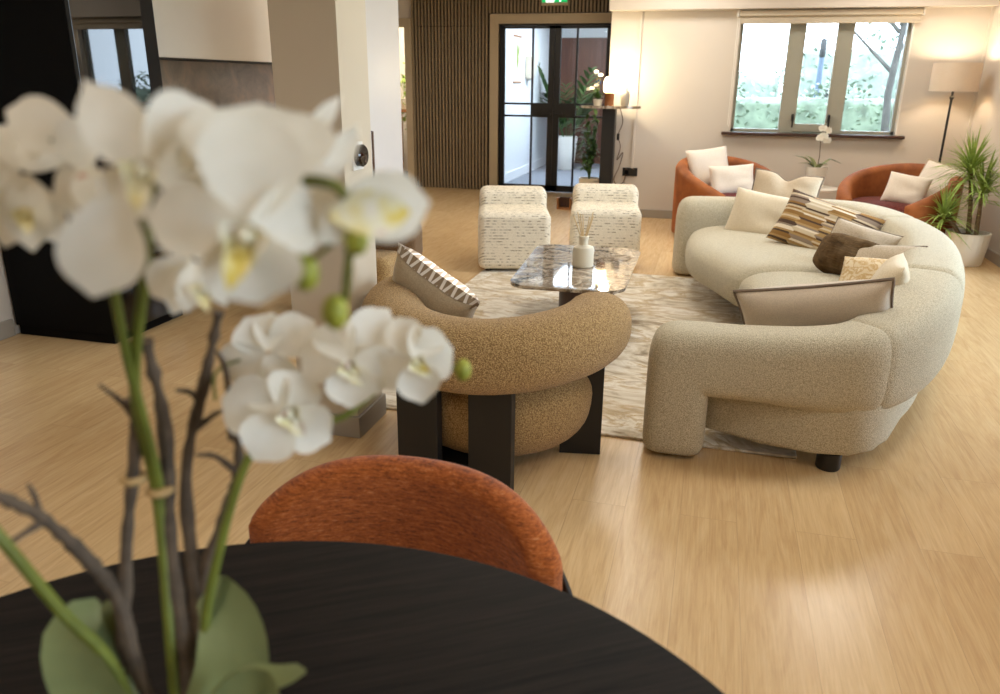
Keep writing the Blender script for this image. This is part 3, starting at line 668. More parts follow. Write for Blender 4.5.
def cushion(label, c, w, h, th, yaw, tilt, roll, mat, pipe=None, group=None, chop=0, seed=0, prad=.006, name='cushion', flange=0, wr=.006, rnd=0):
    """faces horizontal direction yaw (deg), leans back by tilt, turned in its own plane by roll"""
    a, ti = math.radians(yaw), math.radians(tilt)
    nz = Vector((math.cos(a)*math.cos(ti), math.sin(a)*math.cos(ti), math.sin(ti))); up = Vector((-math.cos(a)*math.sin(ti), -math.sin(a)*math.sin(ti), math.cos(ti))); rt = up.cross(nz)
    Mx = Matrix((rt, up, nz)).transposed().to_4x4() @ Matrix.Rotation(math.radians(roll), 4, 'Z'); Mx.translation = c
    g, rim = pillow_geo(w, h, th, chop=chop, seed=seed, wr=wr)
    if rnd: g.v = [(x*(1-rnd*(2*y/h)**4*.6), y*(1-rnd*(2*x/w)**4), z) for x, y, z in g.v]
    o = obj(name, g, mat, auto=80); o.matrix_world = Mx; o.matrix_basis = Mx; tag(o, label, 'cushion', group)
    if pipe: obj('piping', G().tube(rim+[rim[0]], prad, 6, False), pipe, o)
    return o
o = cushion('taupe satin cushion with a silver chevron edge on the tan armchair', YW(430, 307, 2.82), .40, .42, .17, 68, 20, 30, M['sage'], None, None, 0, 3)
g, rim = pillow_geo(.406, .426, .176, seed=3); 
band = G()
keep = [f for f in g.f if sum(g.v[i][1] for i in f)/4 > .182]
use = sorted({i for f in keep for i in f}); mp = {i: k for k, i in enumerate(use)}
band.add([g.v[i] for i in use], [[mp[i] for i in f] for f in keep]); obj('chevron_trim', band, M['chev'], o)
# ================================================================== curved sofa
SO = (.62, 4.6, 0)
sofa = thing('curved_sofa', 'large cream boucle curved sofa with an arm foot at each end', 'sofa', SO)
Cp = [(.065, 2.975), (.25, 2.975), (.45, 2.985), (.61, 3.055), (.775, 3.285), (.925, 3.65), (1.07, 4.15), (1.17, 4.72), (1.155, 5.25), (1.05, 5.72), (.82, 6.05), (.5, 6.2), (.2, 6.20), (.0, 6.17)]
path, PL = resample(spline(Cp, 14), 260)
tan = np.gradient(path, axis=0); tan /= np.linalg.norm(tan, axis=1)[:, None]
nrm = np.stack([tan[:, 1], -tan[:, 0]], 1)      # outward (right of travel)
sv = np.linspace(0, PL, 260)
def sm(x, a, b): t_ = min(1, max(0, (x-a)/(b-a))); return t_*t_*(3-2*t_)
seams = [.57, 1.40, 2.95, PL-.70]
NR = 36; EX = 3.6
def ztop(s): return .532+.118*sm(s, .0, 1.5)*(1-sm(s, PL-1.2, PL-.3))+.07*sm(s, PL-1.2, PL-.3)
def half(s): return .125+.035*sm(s, .5, 1.3)*(1-sm(s, PL-1.3, PL-.5))
ZB = .262
def zbot(s): return .262-.05*sm(s, .1, .8)*(1-sm(s, PL-.8, PL-.1))
def ring_at(i, k=1.0):
    s = sv[i]; a = half(s)*k; b = (ztop(s)-zbot(s))/2; zc = zbot(s)+b; b *= k
    return [(path[i][0]+nrm[i][0]*a*u, path[i][1]+nrm[i][1]*a*u, zc+b*v) for u, v in (se(2*PI*j/NR, EX) for j in range(NR))]
def arm_end(i, sgn):     # turn the section down into the foot; outward direction of the end = -tangent*sgn
    ed = Vector((-tan[i][0]*sgn, -tan[i][1]*sgn, 0)); sd = Vector((nrm[i][0], nrm[i][1], 0)); P = Vector((path[i][0], path[i][1], ZB)); h = ztop(sv[i])-ZB; w = .245; a = half(sv[i]); out = []
    for k in range(1, 17):
        ph = PI/2*k/16; Ls = ((math.cos(ph)/h)**5.5+(math.sin(ph)/w)**5.5)**(-1/5.5); e = ed*math.sin(ph)+Vector((0, 0, math.cos(ph))); c = P+e*Ls/2
        out.append([c+sd*a*u+e*(Ls/2)*v for u, v in (se(2*PI*j/NR, EX) for j in range(NR))])
    c0 = P+ed*w/2
    for z, q in ((.2, 1), (.12, 1), (.06, 1), (.035, .97), (.022, .9), (.014, .78)):
        out.append([Vector((c0.x, c0.y, z))+sd*a*q*u+ed*(w/2)*q*v for u, v in (se(2*PI*j/NR, EX) for j in range(NR))])
    return out
idx = [0]+[int(np.argmin(abs(sv-q))) for q in seams]+[259]
for a in range(5):
    i0, i1 = idx[a], idx[a+1]; rings = []
    for i in range(i0, i1+1):
        d0 = (sv[i]-sv[i0]) if a > 0 else 9; d1 = (sv[i1]-sv[i]) if a < 4 else 9; d = min(d0, d1); k = 1
        for q_, dp, wd in ((d0, a, .03), (d1, a+1, .03)):
            wd = .05 if dp in (2, 3) else .014
            if q_ < wd: k = min(k, 1-(.14 if dp in (2, 3) else .035)*(1-q_/wd)**2)
        rings.append(ring_at(i, k))
    if a == 0: rings = arm_end(0, 1)[::-1]+rings
    if a == 4: rings = rings+arm_end(259, -1)
    obj('armrest' if a in (0, 4) else 'backrest', G().loft(rings), M['cream_boucle'], sofa, world=True)
# platform under the back and seats
outer = [(path[i][0]+nrm[i][0]*(half(sv[i])-.10), path[i][1]+nrm[i][1]*(half(sv[i])-.10)) for i in range(54, 246, 6)]
outer = [(.05, 3.03), (.28, 2.945), (.47, 2.90), (.6, 2.915), (.7, 2.99), (.77, 3.12)]+outer
inner = [(.12, 5.95), (.12, 5.4), (.3, 4.8), (.4, 4.3), (.36, 3.7), (.2, 3.3), (.05, 3.2)]
obj('base', G().prism(outer+inner, .075, .30, .02, 3), M['cream_boucle'], sofa, world=True)
def seat(inn, out, name='seat_cushion', up=0):
    n = 44; I, Li = resample(spline(inn, 12), n+1); O, Lo = resample(spline(out, 12), n+1); Lm = (Li+Lo)/2; rings = []; r = .11
    for i in range(n+1):
        s = i/n*Lm; d = min(s, Lm-s); k = math.sqrt(max(.0004, 1-(1-min(1, d/r))**2)); p = Vector((*I[i], 0)); q = Vector((*O[i], 0)); c = (p+q)/2; h = (q-p)/2; Lh = h.length; h.normalize()
        hz = .145*k; hx = Lh-r*(1-k)*.9
        rings.append([c+h*hx*u+Vector((0, 0, .285+up+hz*v+.012*(1-u*u)*(v > 0))) for u, v in (se(2*PI*j/40, 3.4) for j in range(40))])
    obj(name, G().loft(rings), M['cream_boucle'], sofa, world=True)
seat([(-.12, 5.98), (-.14, 5.6), (-.1, 5.2), (.04, 4.86), (.18, 4.54)], [(.75, 6.05), (.95, 5.8), (1.05, 5.4), (1.09, 5.0), (1.05, 4.53)])
seat([(.19, 4.51), (.22, 4.1), (.2, 3.6), (.12, 3.14)], [(1.05, 4.50), (.98, 4.0), (.87, 3.6), (.72, 3.2)], up=.015)
for x, y in ((.54, 2.965), (1.0, 4.1), (1.05, 5.5), (.6, 6.1), (.4, 4.35)):
    obj('foot', G().lathe([(0, .014), (.042, .014), (.046, .02), (.046, .085), (0, .085)], 24, (x, y, -.0135)), M['black'], sofa, world=True)
# sofa cushions
LC, LW, LB, GR, TA, PI_ = M['linen_cream'], M['linen_white'], M['linen_beige'], M['greige'], M['taupe'], M['piping']
cushion('plain cream linen cushion at the far end of the curved sofa', YW(763, 218, 5.72), .50, .36, .15, -112, 22, -6, LC, seed=1)
cushion('beige cushion with a dark flanged edge and dented top, behind the plain cream cushion', YW(784, 194, 6.05), .48, .32, .14, -100, 25, -5, LB, PI_, chop=.055, seed=2, prad=.006)
cushion('brown and gold striped patchwork cushion on the curved sofa', YW(824, 229, 5.25), .62, .36, .14, -112, 28, -14, M['stripe'], seed=4)
cushion('taupe cushion with dark edge between the striped and the fur cushions', YW(857, 251, 4.75), .40, .31, .13, -120, 30, -10, TA, PI_, seed=5, prad=.004)
cushion('small dark brown fur lumbar cushion on the curved sofa', YW(851, 259, 4.45), .40, .25, .19, -115, 35, -10, M['fur'], seed=6, rnd=.28)
cushion('taupe cushion with a dark edged corner behind the gold patterned cushion', YW(880, 268, 4.30), .38, .28, .11, -125, 40, 8, TA, PI_, seed=7, prad=.005)
cushion('gold patterned cream cushion half hidden near the sofa back', YW(880, 283, 4.02), .42, .28, .11, -125, 40, 8, M['gold'], seed=8)
cushion('cream cushion wedged behind the large greige velvet cushion', YW(882, 293, 3.68), .36, .34, .13, 170, 22, 0, LC, seed=9)
cushion('large greige velvet cushion with dark piping leaning on the near sofa arm', YW(815, 318, 3.30), .60, .34, .17, 84, 24, -13, GR, PI_, seed=10, prad=.007)
# ================================================================== rust velvet barrel chairs
def barrel(loc, rz, label):
    t = thing('barrel_chair', label, 'armchair', loc, rz, 'rust velvet barrel chairs'); Ro = .50; th = .12
    A = math.radians(146); n = 72; rings = []
    for i in range(n+1):
        s = -1+2*i/n; a = s*A; top = .74-.29*abs(s)**2; d = (1-abs(s))*A*Ro; k = math.sqrt(max(.002, 1-(1-min(1, d/.07))**2)) if d < .07 else 1
        dirv = Vector((math.sin(a), math.cos(a), 0)); rg = []
        ro = Ro; ri = Ro-th; mid = (ro+ri)/2; hw = th/2*k
        prof = []
        for j in range(9): prof.append((mid+hw*(1-.12*(1-j/8)**2), .03+(top-.09)*j/8))
        for j in range(1, 12): b = PI*j/12; prof.append((mid+hw*math.cos(b), top-.06+.06*math.sin(b)))
        for j in range(9): prof.append((mid-hw, top-.06-(top-.09)*j/8))
        rg = [dirv*r*(1.0 if True else 1)+Vector((0, 0, z)) for r, z in prof]
        rings.append(rg)
    obj('backrest', G().loft(rings), M['velvet'], t)
    obj('seat_cushion', G().lathe([(0, .27), (.34, .27), (.385, .29), (.40, .34), (.395, .40), (.36, .43), (.2, .445), (0, .448)], 40, (0, -.02, 0), .96, 1.0), M['velvet_seat'], t)
    obj('base', G().lathe([(0, .03), (.375, .03), (.38, .27), (0, .27)], 40), M['velvet'], t)
    obj('plinth', G().lathe([(0, 0), (.34, 0), (.34, .03), (0, .03)], 32), M['black'], t)
    return t
c1 = barrel((.14, 7.92, 0), math.radians(32), 'rust velvet barrel chair left of the side table, under the window')
dup(c1, (1.61, 7.70, 0), math.radians(-36), 'rust velvet barrel chair between the side table and the potted plant')
cushion('white linen cushion leaning at the back of the left rust velvet chair', YW(709, 168, 8.02), .42, .40, .13, -70, 22, 7, LW, seed=11)
cushion('white lumbar cushion in front on the left rust velvet chair', YW(732, 180, 7.78), .42, .29, .13, -80, 22, 5, LW, seed=12)
cushion('small white linen cushion on the right rust velvet chair', YW(906, 190, 7.6), .36, .28, .13, -118, 22, -6, LW, seed=13)
cushion('larger pale cushion with beige edge at the right of the right rust velvet chair', YW(938, 185, 7.72), .40, .38, .14, -125, 25, -12, LW, LB, seed=14, prad=.008)
# ================================================================== side table, orchid, lamp, dracaena
t = thing('side_table', 'small round white side table between the rust velvet chairs', 'side table', (1.0, 8.33, 0))
obj('tabletop', G().lathe([(0, .43), (.215, .43), (.22, .435), (.22, .45), (.215, .455), (0, .455)], 40), M['white'], t)
obj('pole', G().lathe([(0, .012), (.022, .012), (.022, .43), (0, .43)], 20), M['black'], t)
obj('base', G().lathe([(0, 0), (.15, 0), (.15, .01), (.03, .015), (0, .015)], 32), M['black'], t)
def petal(L_, W, cup=.25, n=8, m=6, tip=.5, base=.12, curl=0):
    V = []; F = []
    for i in range(n+1):
        t_ = (1-math.cos(PI*i/n))/2 if i else .0; cc = .55 if tip < .6 else .4
        w = W/2*((.22+.78*math.sin(PI/2*t_/cc)**.9) if t_ < cc else math.sqrt(max(0, 1-((t_-cc)/(1-cc))**2))**(1 if tip < .6 else 1.5))
        for j in range(m+1):
            s = -1+2*j/m; V.append((w*s, L_*t_*(1-.08*s*s*t_), cup*w*s*s-curl*L_*t_*t_+.05*L_*math.sin(PI*t_)))
    for i in range(n):
        for j in range(m): a = i*(m+1)+j; F.append((a, a+1, a+m+2, a+m+1))
    return G().add(V, F)
def flower_geo(sz, openn=1.0, seed=0):
    """orchid flower facing +Z: three sepals, two broad petals"""
    rg = random.Random(seed); g = G(); tilt = (1-openn)*1.1
    for ang, L_, W, z, tp in ((90, .50, .40, -.02, .55), (212, .48, .36, -.02, .6), (328, .48, .36, -.02, .6), (12, .58, .64, .0, .5), (168, .58, .64, .0, .5)):
        q = petal(L_*sz, W*sz, .22, tip=tp, curl=rg.uniform(-.05, .16))
        q.xf(Matrix.Translation((0, 0, z*sz)) @ Matrix.Rotation(math.radians(ang-90+rg.uniform(-5, 5)), 4, 'Z') @ Matrix.Rotation(tilt+rg.uniform(-.06, .1), 4, 'X')); g.join(q)
    return g
def lip_geo(sz):
    g = G()
    for sg in (-1, 1):
        q = petal(.19*sz, .16*sz, .5, 6, 4, .6); q.xf(Matrix.Rotation(sg*1.15, 4, 'Z') @ Matrix.Rotation(.9, 4, 'X')); g.join(q)
    q = petal(.24*sz, .13*sz, .5, 6, 4, .7, curl=.3); q.xf(Matrix.Rotation(PI, 4, 'Z') @ Matrix.Rotation(.7, 4, 'X')); g.join(q)
    g.sph((0, .02*sz, .06*sz), (.04*sz, .05*sz, .075*sz), 12, 8); g.sph((0, -.06*sz, .05*sz), (.035*sz, .04*sz, .04*sz), 10, 8); return g
def aim(p, n, roll=0):
    n = Vector(n).normalized(); up = Vector((0, 0, 1)) if abs(n.z) < .95 else Vector((0, 1, 0)); x = up.cross(n).normalized(); y = n.cross(x)
    Mx = Matrix((x, y, n)).transposed().to_4x4() @ Matrix.Rotation(math.radians(roll), 4, 'Z'); Mx.translation = p; return Mx
def flower(root, p, n, sz, roll=0, openn=1.0, seed=0, lip=True):
    Mx = aim(p, n, roll); f = obj('flower', flower_geo(sz, openn, seed).xf(Mx), M['petal'], root, world=True, auto=60)
    if lip: obj('lip', lip_geo(sz).xf(root.matrix_basis.inverted() @ Mx), M['lip'], f, auto=60)
    return f
t = thing('potted_orchid', 'small white orchid in a white pot on the side table', 'plant', (.98, 8.33, .456))
obj('pot', G().lathe([(0, 0), (.075, 0), (.08, .01), (.10, .19), (.103, .2), (.094, .2), (.088, .17), (0, .17)], 36), M['white'], t)
g = G().tube([(0, 0, .16), (.01, 0, .3), (.0, 0, .44), (.02, 0, .54), (.04, -.02, .54)], .004, 6); obj('stem', g, M['twig'], t)
for a, l, w in ((2.7, .26, .075), (.3, .24, .07), (3.5, .2, .06), (5.2, .18, .08), (2.2, .2, .06)):
    obj('leaf', leaf_blade([(0, 0, .17), (math.cos(a)*l*.5, math.sin(a)*l*.35, .17+.1*(1 if a < 3 else .6)), (math.cos(a)*l, math.sin(a)*l*.6, .2+(.1 if a in (2.7, 2.2) else .03))], w, 7, .3), M['orchid_leaf'], t)
R0 = Vector(t.location)
for q, n_ in (((.0, -.03, .56), (.4, -1, .1)), ((.02, -.04, .49), (-.5, -1, 0)), ((.05, -.03, .45), (.6, -1, -.2)), ((-.01, -.03, .47), (-.9, -1, .2)), ((.05, -.05, .54), (.9, -.8, .1))):
    flower(t, R0+Vector(q), n_, .085, 0, .9, 1, False)
t = thing('floor_lamp', 'black floor lamp with a beige drum shade in the corner', 'lamp', (2.08, 8.42, 0))
obj('base', G().lathe([(0, 0), (.13, 0), (.13, .02), (.03, .03), (.012, .05), (0, .05)], 32), M['black'], t)
obj('pole', G().lathe([(0, .04), (.011, .04), (.011, 1.3), (.018, 1.305), (.02, 1.32), (.011, 1.33), (.011, 1.37), (0, 1.37)], 16), M['black'], t)
obj('bulb', G().sph((0, 0, 1.47), .045), emit('warm bulb', L(255, 214, 150), 22), t)
obj('bulb_holder', G().lathe([(0, 1.37), (.018, 1.37), (.018, 1.425), (0, 1.43)], 16), M['black'], t)
k = N('beige lamp shade'); f = k.noise(k.coord((1, 1, 30)), 40, 2); k.col(k.ramp(f, [(.3, L(214, 200, 180)), (.7, L(224, 212, 194))])); k.set(Roughness=.9)
tl = k.n('ShaderNodeBsdfTranslucent'); tl.inputs[0].default_value = L(222, 186, 140); mx = k.n('ShaderNodeMixShader'); mx.inputs[0].default_value = .10; k.l(k.b.outputs[0], mx.inputs[1]); k.l(tl.outputs[0], mx.inputs[2]); k.l(mx.outputs[0], k.out.inputs[0])
obj('lamp_shade', G().loft([[(r*math.cos(2*PI*i/40), r*math.sin(2*PI*i/40), z) for i in range(40)] for r, z in ((.205, 1.372), (.203, 1.62), (.198, 1.62), (.2, 1.372))], closed=True), k.m, t)
obj('shade_spider', G().tube([(-.198, 0, 1.385), (.198, 0, 1.385)], .003, 6).tube([(0, -.198, 1.385), (0, .198, 1.385)], .003, 6), M['black'], t)
t = thing('potted_dracaena', 'tall spiky green dracaena in a ribbed white pot by the right wall', 'plant', (2.10, 7.22, 0))
prof = [(.0, 0), (.13, 0), (.14, .012), (.165, .26), (.168, .27), (.155, .27), (.148, .235), (0, .235)]
g = G(); nn = 96; rings = []
for r, z in prof: rings.append([((r+(.0035*math.cos(24*2*PI*i/nn) if .012 < z < .268 and r > .14 else 0))*math.cos(2*PI*i/nn), (r+(.0035*math.cos(24*2*PI*i/nn) if .012 < z < .268 and r > .14 else 0))*math.sin(2*PI*i/nn), z) for i in range(nn)])
rings = [rings[0], rings[1], rings[2], [(x*1.13, y*1.13, .14) for x, y, z in rings[2]], rings[3]]+rings[4:]
obj('pot', g.loft(rings), M['white'], t); obj('soil', G().lathe([(0, .232), (.147, .232), (.1, .243), (0, .245)], 24), M['soil'], t)
heads = []
for x, y, h, lx in ((.01, .02, .78, -.08), (-.06, -.02, .40, -.15), (.05, -.03, .62, -.02)):
    obj('cane', G().tube([(x, y, .23), (x+lx*.4, y, .23+(h-.23)*.5), (x+lx, y, h)], [.02, .017, .014], 10), M['bark'], t); heads.append((x+lx, y, h))
for (hx, hy, h), nb, ln in zip(heads, (150, 95, 110), (.36, .30, .33)):
    g = G(); rr = random.Random(int(h*100))
    for i in range(nb):
        a = i*2.39996; el = math.radians(rr.uniform(-10, 80)); l = ln*rr.uniform(.8, 1.1); z0 = h-.12*(1-math.sin(max(0, el)))*rr.random()
        d_ = Vector((math.cos(a)*math.cos(el), math.sin(a)*math.cos(el), math.sin(el))); p = Vector((hx, hy, z0)); dr = Vector((0, 0, -.10*math.cos(el)))
        g.join(leaf_blade([p, p+d_*l*.5, p+d_*l+dr*l*3], .017, 5, .35, wid=lambda s_: (1-s_**2.5)*.95+.05))
    # keep blades inside the room
    g.v = [(min(x, .26), y, z) for x, y, z in g.v]
    obj('foliage', g, M['leaf'], t)
# ================================================================== lamp console by the doors
t = thing('console_table', 'tall half round console table on a black pillar beside the glass doors', 'console table', (-1.10, 8.48, 0))
P = [(.315*math.cos(2*PI*i/48), .2*math.sin(2*PI*i/48)) for i in range(48)]
obj('tabletop', G().prism(P, 1.165, 1.19, .005), M['marble'], t)
obj('pillar', B(-.072, .063, -.09, .045, .02, 1.165, r=.004), M['black'], t); obj('base_plate', B(-.2, .2, -.18, .16, 0, .02, r=.004), M['black'], t)
t = thing('table_lamp', 'small glowing table lamp with a brown base on the console', 'lamp', (-1.115, 8.45, 1.1905))
obj('base', G().lathe([(0, 0), (.048, 0), (.05, .004), (.05, .125), (.045, .13), (0, .13)], 28), plain('amber brown glass', L(120, 72, 36), .15, var=.1), t)
obj('lamp_shade', G().lathe([(0, .13), (.05, .13), (.062, .15), (.066, .2), (.06, .25), (.04, .28), (0, .285)], 28), emit('glowing shade', L(255, 226, 170), 16), t)
t = thing('bud_vase', 'grey stoneware vase with thin twigs on the console', 'vase', (-.955, 8.46, 1.1905))
obj('vase', G().lathe([(0, 0), (.036, 0), (.04, .006), (.047, .08), (.048, .11), (.042, .135), (.03, .145), (.028, .15), (.022, .145), (0, .12)], 28), M['baseboard'], t)
for i in range(3): obj('twig', G().tube([(0, 0, .12), (.01+.02*i, .0, .22), (.035+.02*i, .0, .33-.03*i)], .002, 5), M['oakbox'], t)
t = thing('flowering_plant', 'small leafy plant with white flowers on the console beside the lamp', 'plant', (-1.235, 8.46, 1.1905))
obj('pot', G().lathe([(0, 0), (.04, 0), (.05, .06), (.046, .062), (.043, .05), (0, .05)], 24), M['ceramic'], t)
g = G(); rr = random.Random(5)
for i in range(34):
    a = i*2.4; l = rr.uniform(.07, .13); el = rr.uniform(.2, 1.2); e = Vector((math.cos(a)*math.cos(el)*l, math.sin(a)*math.cos(el)*l*.7, math.sin(el)*l)); p = Vector((0, 0, .055))
    g.join(leaf_blade([p, p+e*.6+Vector((0, 0, .02)), p+e], .035, 4, .2))
obj('foliage', g, M['palm'], t)
R0 = Vector(t.location)
for q in ((-.1, -.02, .16), (-.06, -.03, .17), (-.02, -.02, .2), (.02, -.03, .3), (-.03, .0, .33)):
    flower(t, R0+Vector(q), (rr.uniform(-.5, .5), -1, .3), .05, 0, 1, 2, False); obj('stem', G().tube([(0, 0, .05), (q[0]*.5, q[1]*.5, q[2]*.7), (q[0], q[1]+.005, q[2])], .002, 5), M['stem'], t)
t = thing('potted_palm', 'leafy palm in a cream pot on the floor behind the console pillar', 'plant', (-1.345, 8.83, 0))
obj('pot', G().lathe([(0, 0), (.095, 0), (.1, .01), (.115, .40), (.105, .40), (.1, .36), (0, .36)], 32), M['ceramic'], t)
g = G(); rr = random.Random(3)
for i in range(16):
    a = 1.6+i*2.4; h = rr.uniform(.15, .75); P = [(0, 0, .36), (.03*math.cos(a), .03*math.sin(a), .36+h*.6), (.07*math.cos(a), .07*math.sin(a), .36+h)]
    g.tube(P, .005, 5)
    for q in range(9):
        b = a+rr.uniform(-1.4, 1.4); s = rr.uniform(.45, 1); p = Vector(P[0]).lerp(Vector(P[2]), s); l = rr.uniform(.12, .22); ex = math.cos(b)*l
        if P[2][0] > 0: ex = -abs(ex)*.5
        e = p+Vector((ex, math.sin(b)*l*.6, rr.uniform(-.06, .08))); g.join(leaf_blade([p, p.lerp(e, .5)+Vector((0, 0, .03)), e], .04, 4, .2))
g.v = [(min(x, .115), y, z) for x, y, z in g.v]
obj('fronds', g, M['palm'], t)
t = thing('wall_socket', 'black double wall socket low on the wall under the console', 'socket', (-.885, 8.77, .49))
obj('face_plate', B(-.968, -.806, 8.758, 8.7698, .445, .535, r=.004), M['black'], t, world=True)
obj('plug', B(-.945, -.9, 8.722, 8.758, .465, .512, r=.008), M['black_matt'], t, world=True)
for x in (-.93, -.85): obj('switch', B(x-.008, x+.008, 8.754, 8.759, .515, .53), M['chrome'], t, False, True)
t = thing('lamp_cable', 'brown twisted lamp cable with an inline switch hanging under the console', 'cable', (-1.0, 8.70, .6))
pts = spline([(-1.02, 8.66, 1.16), (-.99, 8.69, 1.02), (-1.03, 8.69, .88), (-1.0, 8.7, .76), (-1.03, 8.70, .62), (-.97, 8.70, .70), (-1.0, 8.7, .55), (-1.05, 8.7, .42), (-1.02, 8.7, .36), (-.95, 8.7, .38), (-.925, 8.715, .47)], 8)
obj('cord', G().tube([tuple(p) for p in pts], .005, 6), M['chrome'], t, world=True)
obj('inline_switch', B(-1.045, -1.015, 8.68, 8.70, .83, .9, r=.006), M['black'], t, world=True)
t = thing('wooden_box', 'small open wooden box on the floor in front of the glass doors', 'box', (-1.66, 9.08, 0))
obj('side_panel', B(-.085, -.065, -.06, .06, 0, .13), M['oakbox'], t, False); obj('side_panel', B(.065, .085, -.06, .06, 0, .13), M['oakbox'], t, False)
obj('back_panel', B(-.065, .065, .04, .06, 0, .13), M['walnut'], t, False); obj('bottom_panel', B(-.065, .065, -.06, .04, 0, .015), M['oakbox'], t, False)
# ================================================================== foreground: dining table, chair, orchid
t = thing('dining_table', 'round black stained oak dining table in the foreground under the large orchid', 'table', (-.37, .31, 0), math.radians(33))
obj('tabletop', G().lathe([(0, .722), (.60, .722), (.632, .738), (.635, .744), (.633, .749), (.629, .75), (0, .75)], 120), M['table_oak'], t)
obj('pedestal', G().lathe([(0, .02), (.26, .02), (.24, .06), (.16, .3), (.14, .5), (.17, .722), (0, .722)], 48), M['table_oak'], t)
obj('base', G().lathe([(0, 0), (.34, 0), (.34, .02), (0, .02)], 48), M['black'], t)
t = thing('dining_chair', 'orange chenille dining chair tucked under the round black table', 'chair', (-.477, .86, 0))
def shell(Ri, Ro, z0, topf, A, rz=.03):
    rings = []; n = 60
    for i in range(n+1):
        s = -1+2*i/n; a = s*A; top = topf(abs(s)); dirv = Vector((math.sin(a), math.cos(a), 0)); mid = (Ri+Ro)/2; d = (1-abs(s))*A*mid; k = math.sqrt(max(.003, 1-(1-min(1, d/.04))**2)) if d < .04 else 1; hw = (Ro-Ri)/2*k
        pr = [(mid+hw, z0+(top-rz-z0)*j/10) for j in range(11)]+[(mid+hw*math.cos(PI*j/12), top-rz+rz*math.sin(PI*j/12)) for j in range(1, 12)]+[(mid-hw, top-rz-(top-rz-z0)*j/10) for j in range(11)]
        rings.append([dirv*r+Vector((0, 0, z)) for r, z in pr])
    return G().loft(rings)
tf = lambda s: .750-.105*s**3.4
obj('backrest', shell(.325, .39, .44, tf, math.radians(53)), M['chenille'], t)
obj('back_shell', shell(.3915, .403, .42, lambda s: tf(s)-.07, math.radians(54), .006), M['black'], t)
obj('seat', G().lathe([(0, .40), (.22, .40), (.235, .42), (.235, .45), (.22, .475), (0, .485)], 40, (0, -.03, 0), 1, 1.02), M['chenille'], t)
for x, y in ((-.17, -.11), (.17, -.11), (-.17, .17), (.17, .17)):
    obj('leg', G().tube([(x, y, .40), (x*1.15, y*1.15, 0)], [.016, .011], 12), M['black'], t)
PB = Vector((-.375, .40, .7505))
t = thing('large_orchid', 'large white orchid with bare brown twigs standing on the round black dining table', 'plant', PB)
orc = t
obj('pot', G().lathe([(0, 0), (.05, 0), (.055, .004), (.065, .075), (.067, .08), (.059, .08), (.055, .06), (0, .06)], 40), M['ceramic'], t)
obj('moss', G().sph((0, 0, .06), (.054, .054, .018), 24, 8), M['leaf'], t)
def path(*q): return [at(*p) for p in q]
base = PB+Vector((0, 0, .06))
def rod(name, pts, r0, r1, mat, sub=8, kn=0):
    P = spline([tuple(p) for p in pts], sub); n = len(P); rr = random.Random(n)
    return obj(name, G().tube([tuple(p) for p in P], [r0+(r1-r0)*i/(n-1)*1.0+kn*rr.uniform(-1, 1)*r0 for i in range(n)], 8), mat, orc, world=True)
st = M['stem']; tw = M['twig']
rod('stem', [base]+path((172, 660, .73), (158, 500, .68), (135, 390, .62), (146, 262, .54), (150, 190, .48), (200, 165, .43), (270, 178, .40), (335, 186, .385), (350, 225, .39), (345, 300, .41)), .0048, .0022, st)
rod('stem', [base+Vector((.006, .01, 0))]+path((180, 640, .74), (162, 500, .68), (128, 360, .60), (112, 280, .55), (100, 215, .52), (70, 150, .51), (45, 140, .52)), .0045, .002, st)
rod('stem', [base+Vector((.02, 0, 0))]+path((204, 650, .72), (222, 540, .67), (250, 455, .635), (285, 420, .63), (340, 418, .625), (400, 372, .62), (440, 366, .615), (462, 370, .61)), .0045, .0018, st)
rod('stem', [base+Vector((-.02, 0, 0))]+path((120, 680, .73), (60, 610, .68), (0, 537, .64), (-70, 450, .62), (-110, 320, .60), (-60, 210, .56), (0, 185, .54), (30, 190, .54)), .0052, .0025, st)
for q, r in (([(130, 690, .75), (126, 560, .70), (136, 440, .66), (130, 400, .64)], .0052), ([(188, 690, .745), (172, 560, .70), (165, 430, .66), (146, 340, .62)], .006), ([(196, 640, .73), (186, 480, .68), (205, 380, .64), (219, 312, .61)], .005),
             ([(140, 680, .745), (118, 600, .71), (88, 560, .685), (45, 520, .66), (18, 505, .65), (-10, 492, .64)], .0055), ([(198, 610, .72), (222, 520, .68), (238, 470, .66), (236, 425, .645), (232, 400, .64)], .004)):
    rod('twig', [base+Vector((random.uniform(-.02, .02), random.uniform(-.02, .02), 0))]+path(*q), r*1.25, r*.7, tw, 8, .2)
for q in ([(160, 470, .672), (128, 410, .645), (100, 385, .63)], [(40, 520, .66), (36, 500, .655), (28, 484, .65)], [(235, 470, .66), (215, 456, .655), (196, 455, .65)], [(200, 400, .65), (190, 392, .645), (176, 390, .64)], [(196, 428, .66), (212, 416, .655), (222, 410, .65)], [(42, 522, .66), (22, 535, .652), (2, 548, .648)], [(232, 440, .65), (226, 372, .635), (216, 350, .63)]):
    rod('twig', path(*q), .0032, .0015, tw, 6, .15)
for px, py, d_ in ((160, 490, .675), (134, 478, .675)):
    p = at(px, py, d_); obj('tie', G().lathe([(.009, -.003), (.011, 0), (.009, .003)], 16).xf(Matrix.Translation(p)), M['raffia'], t, world=True)
uC = -CF
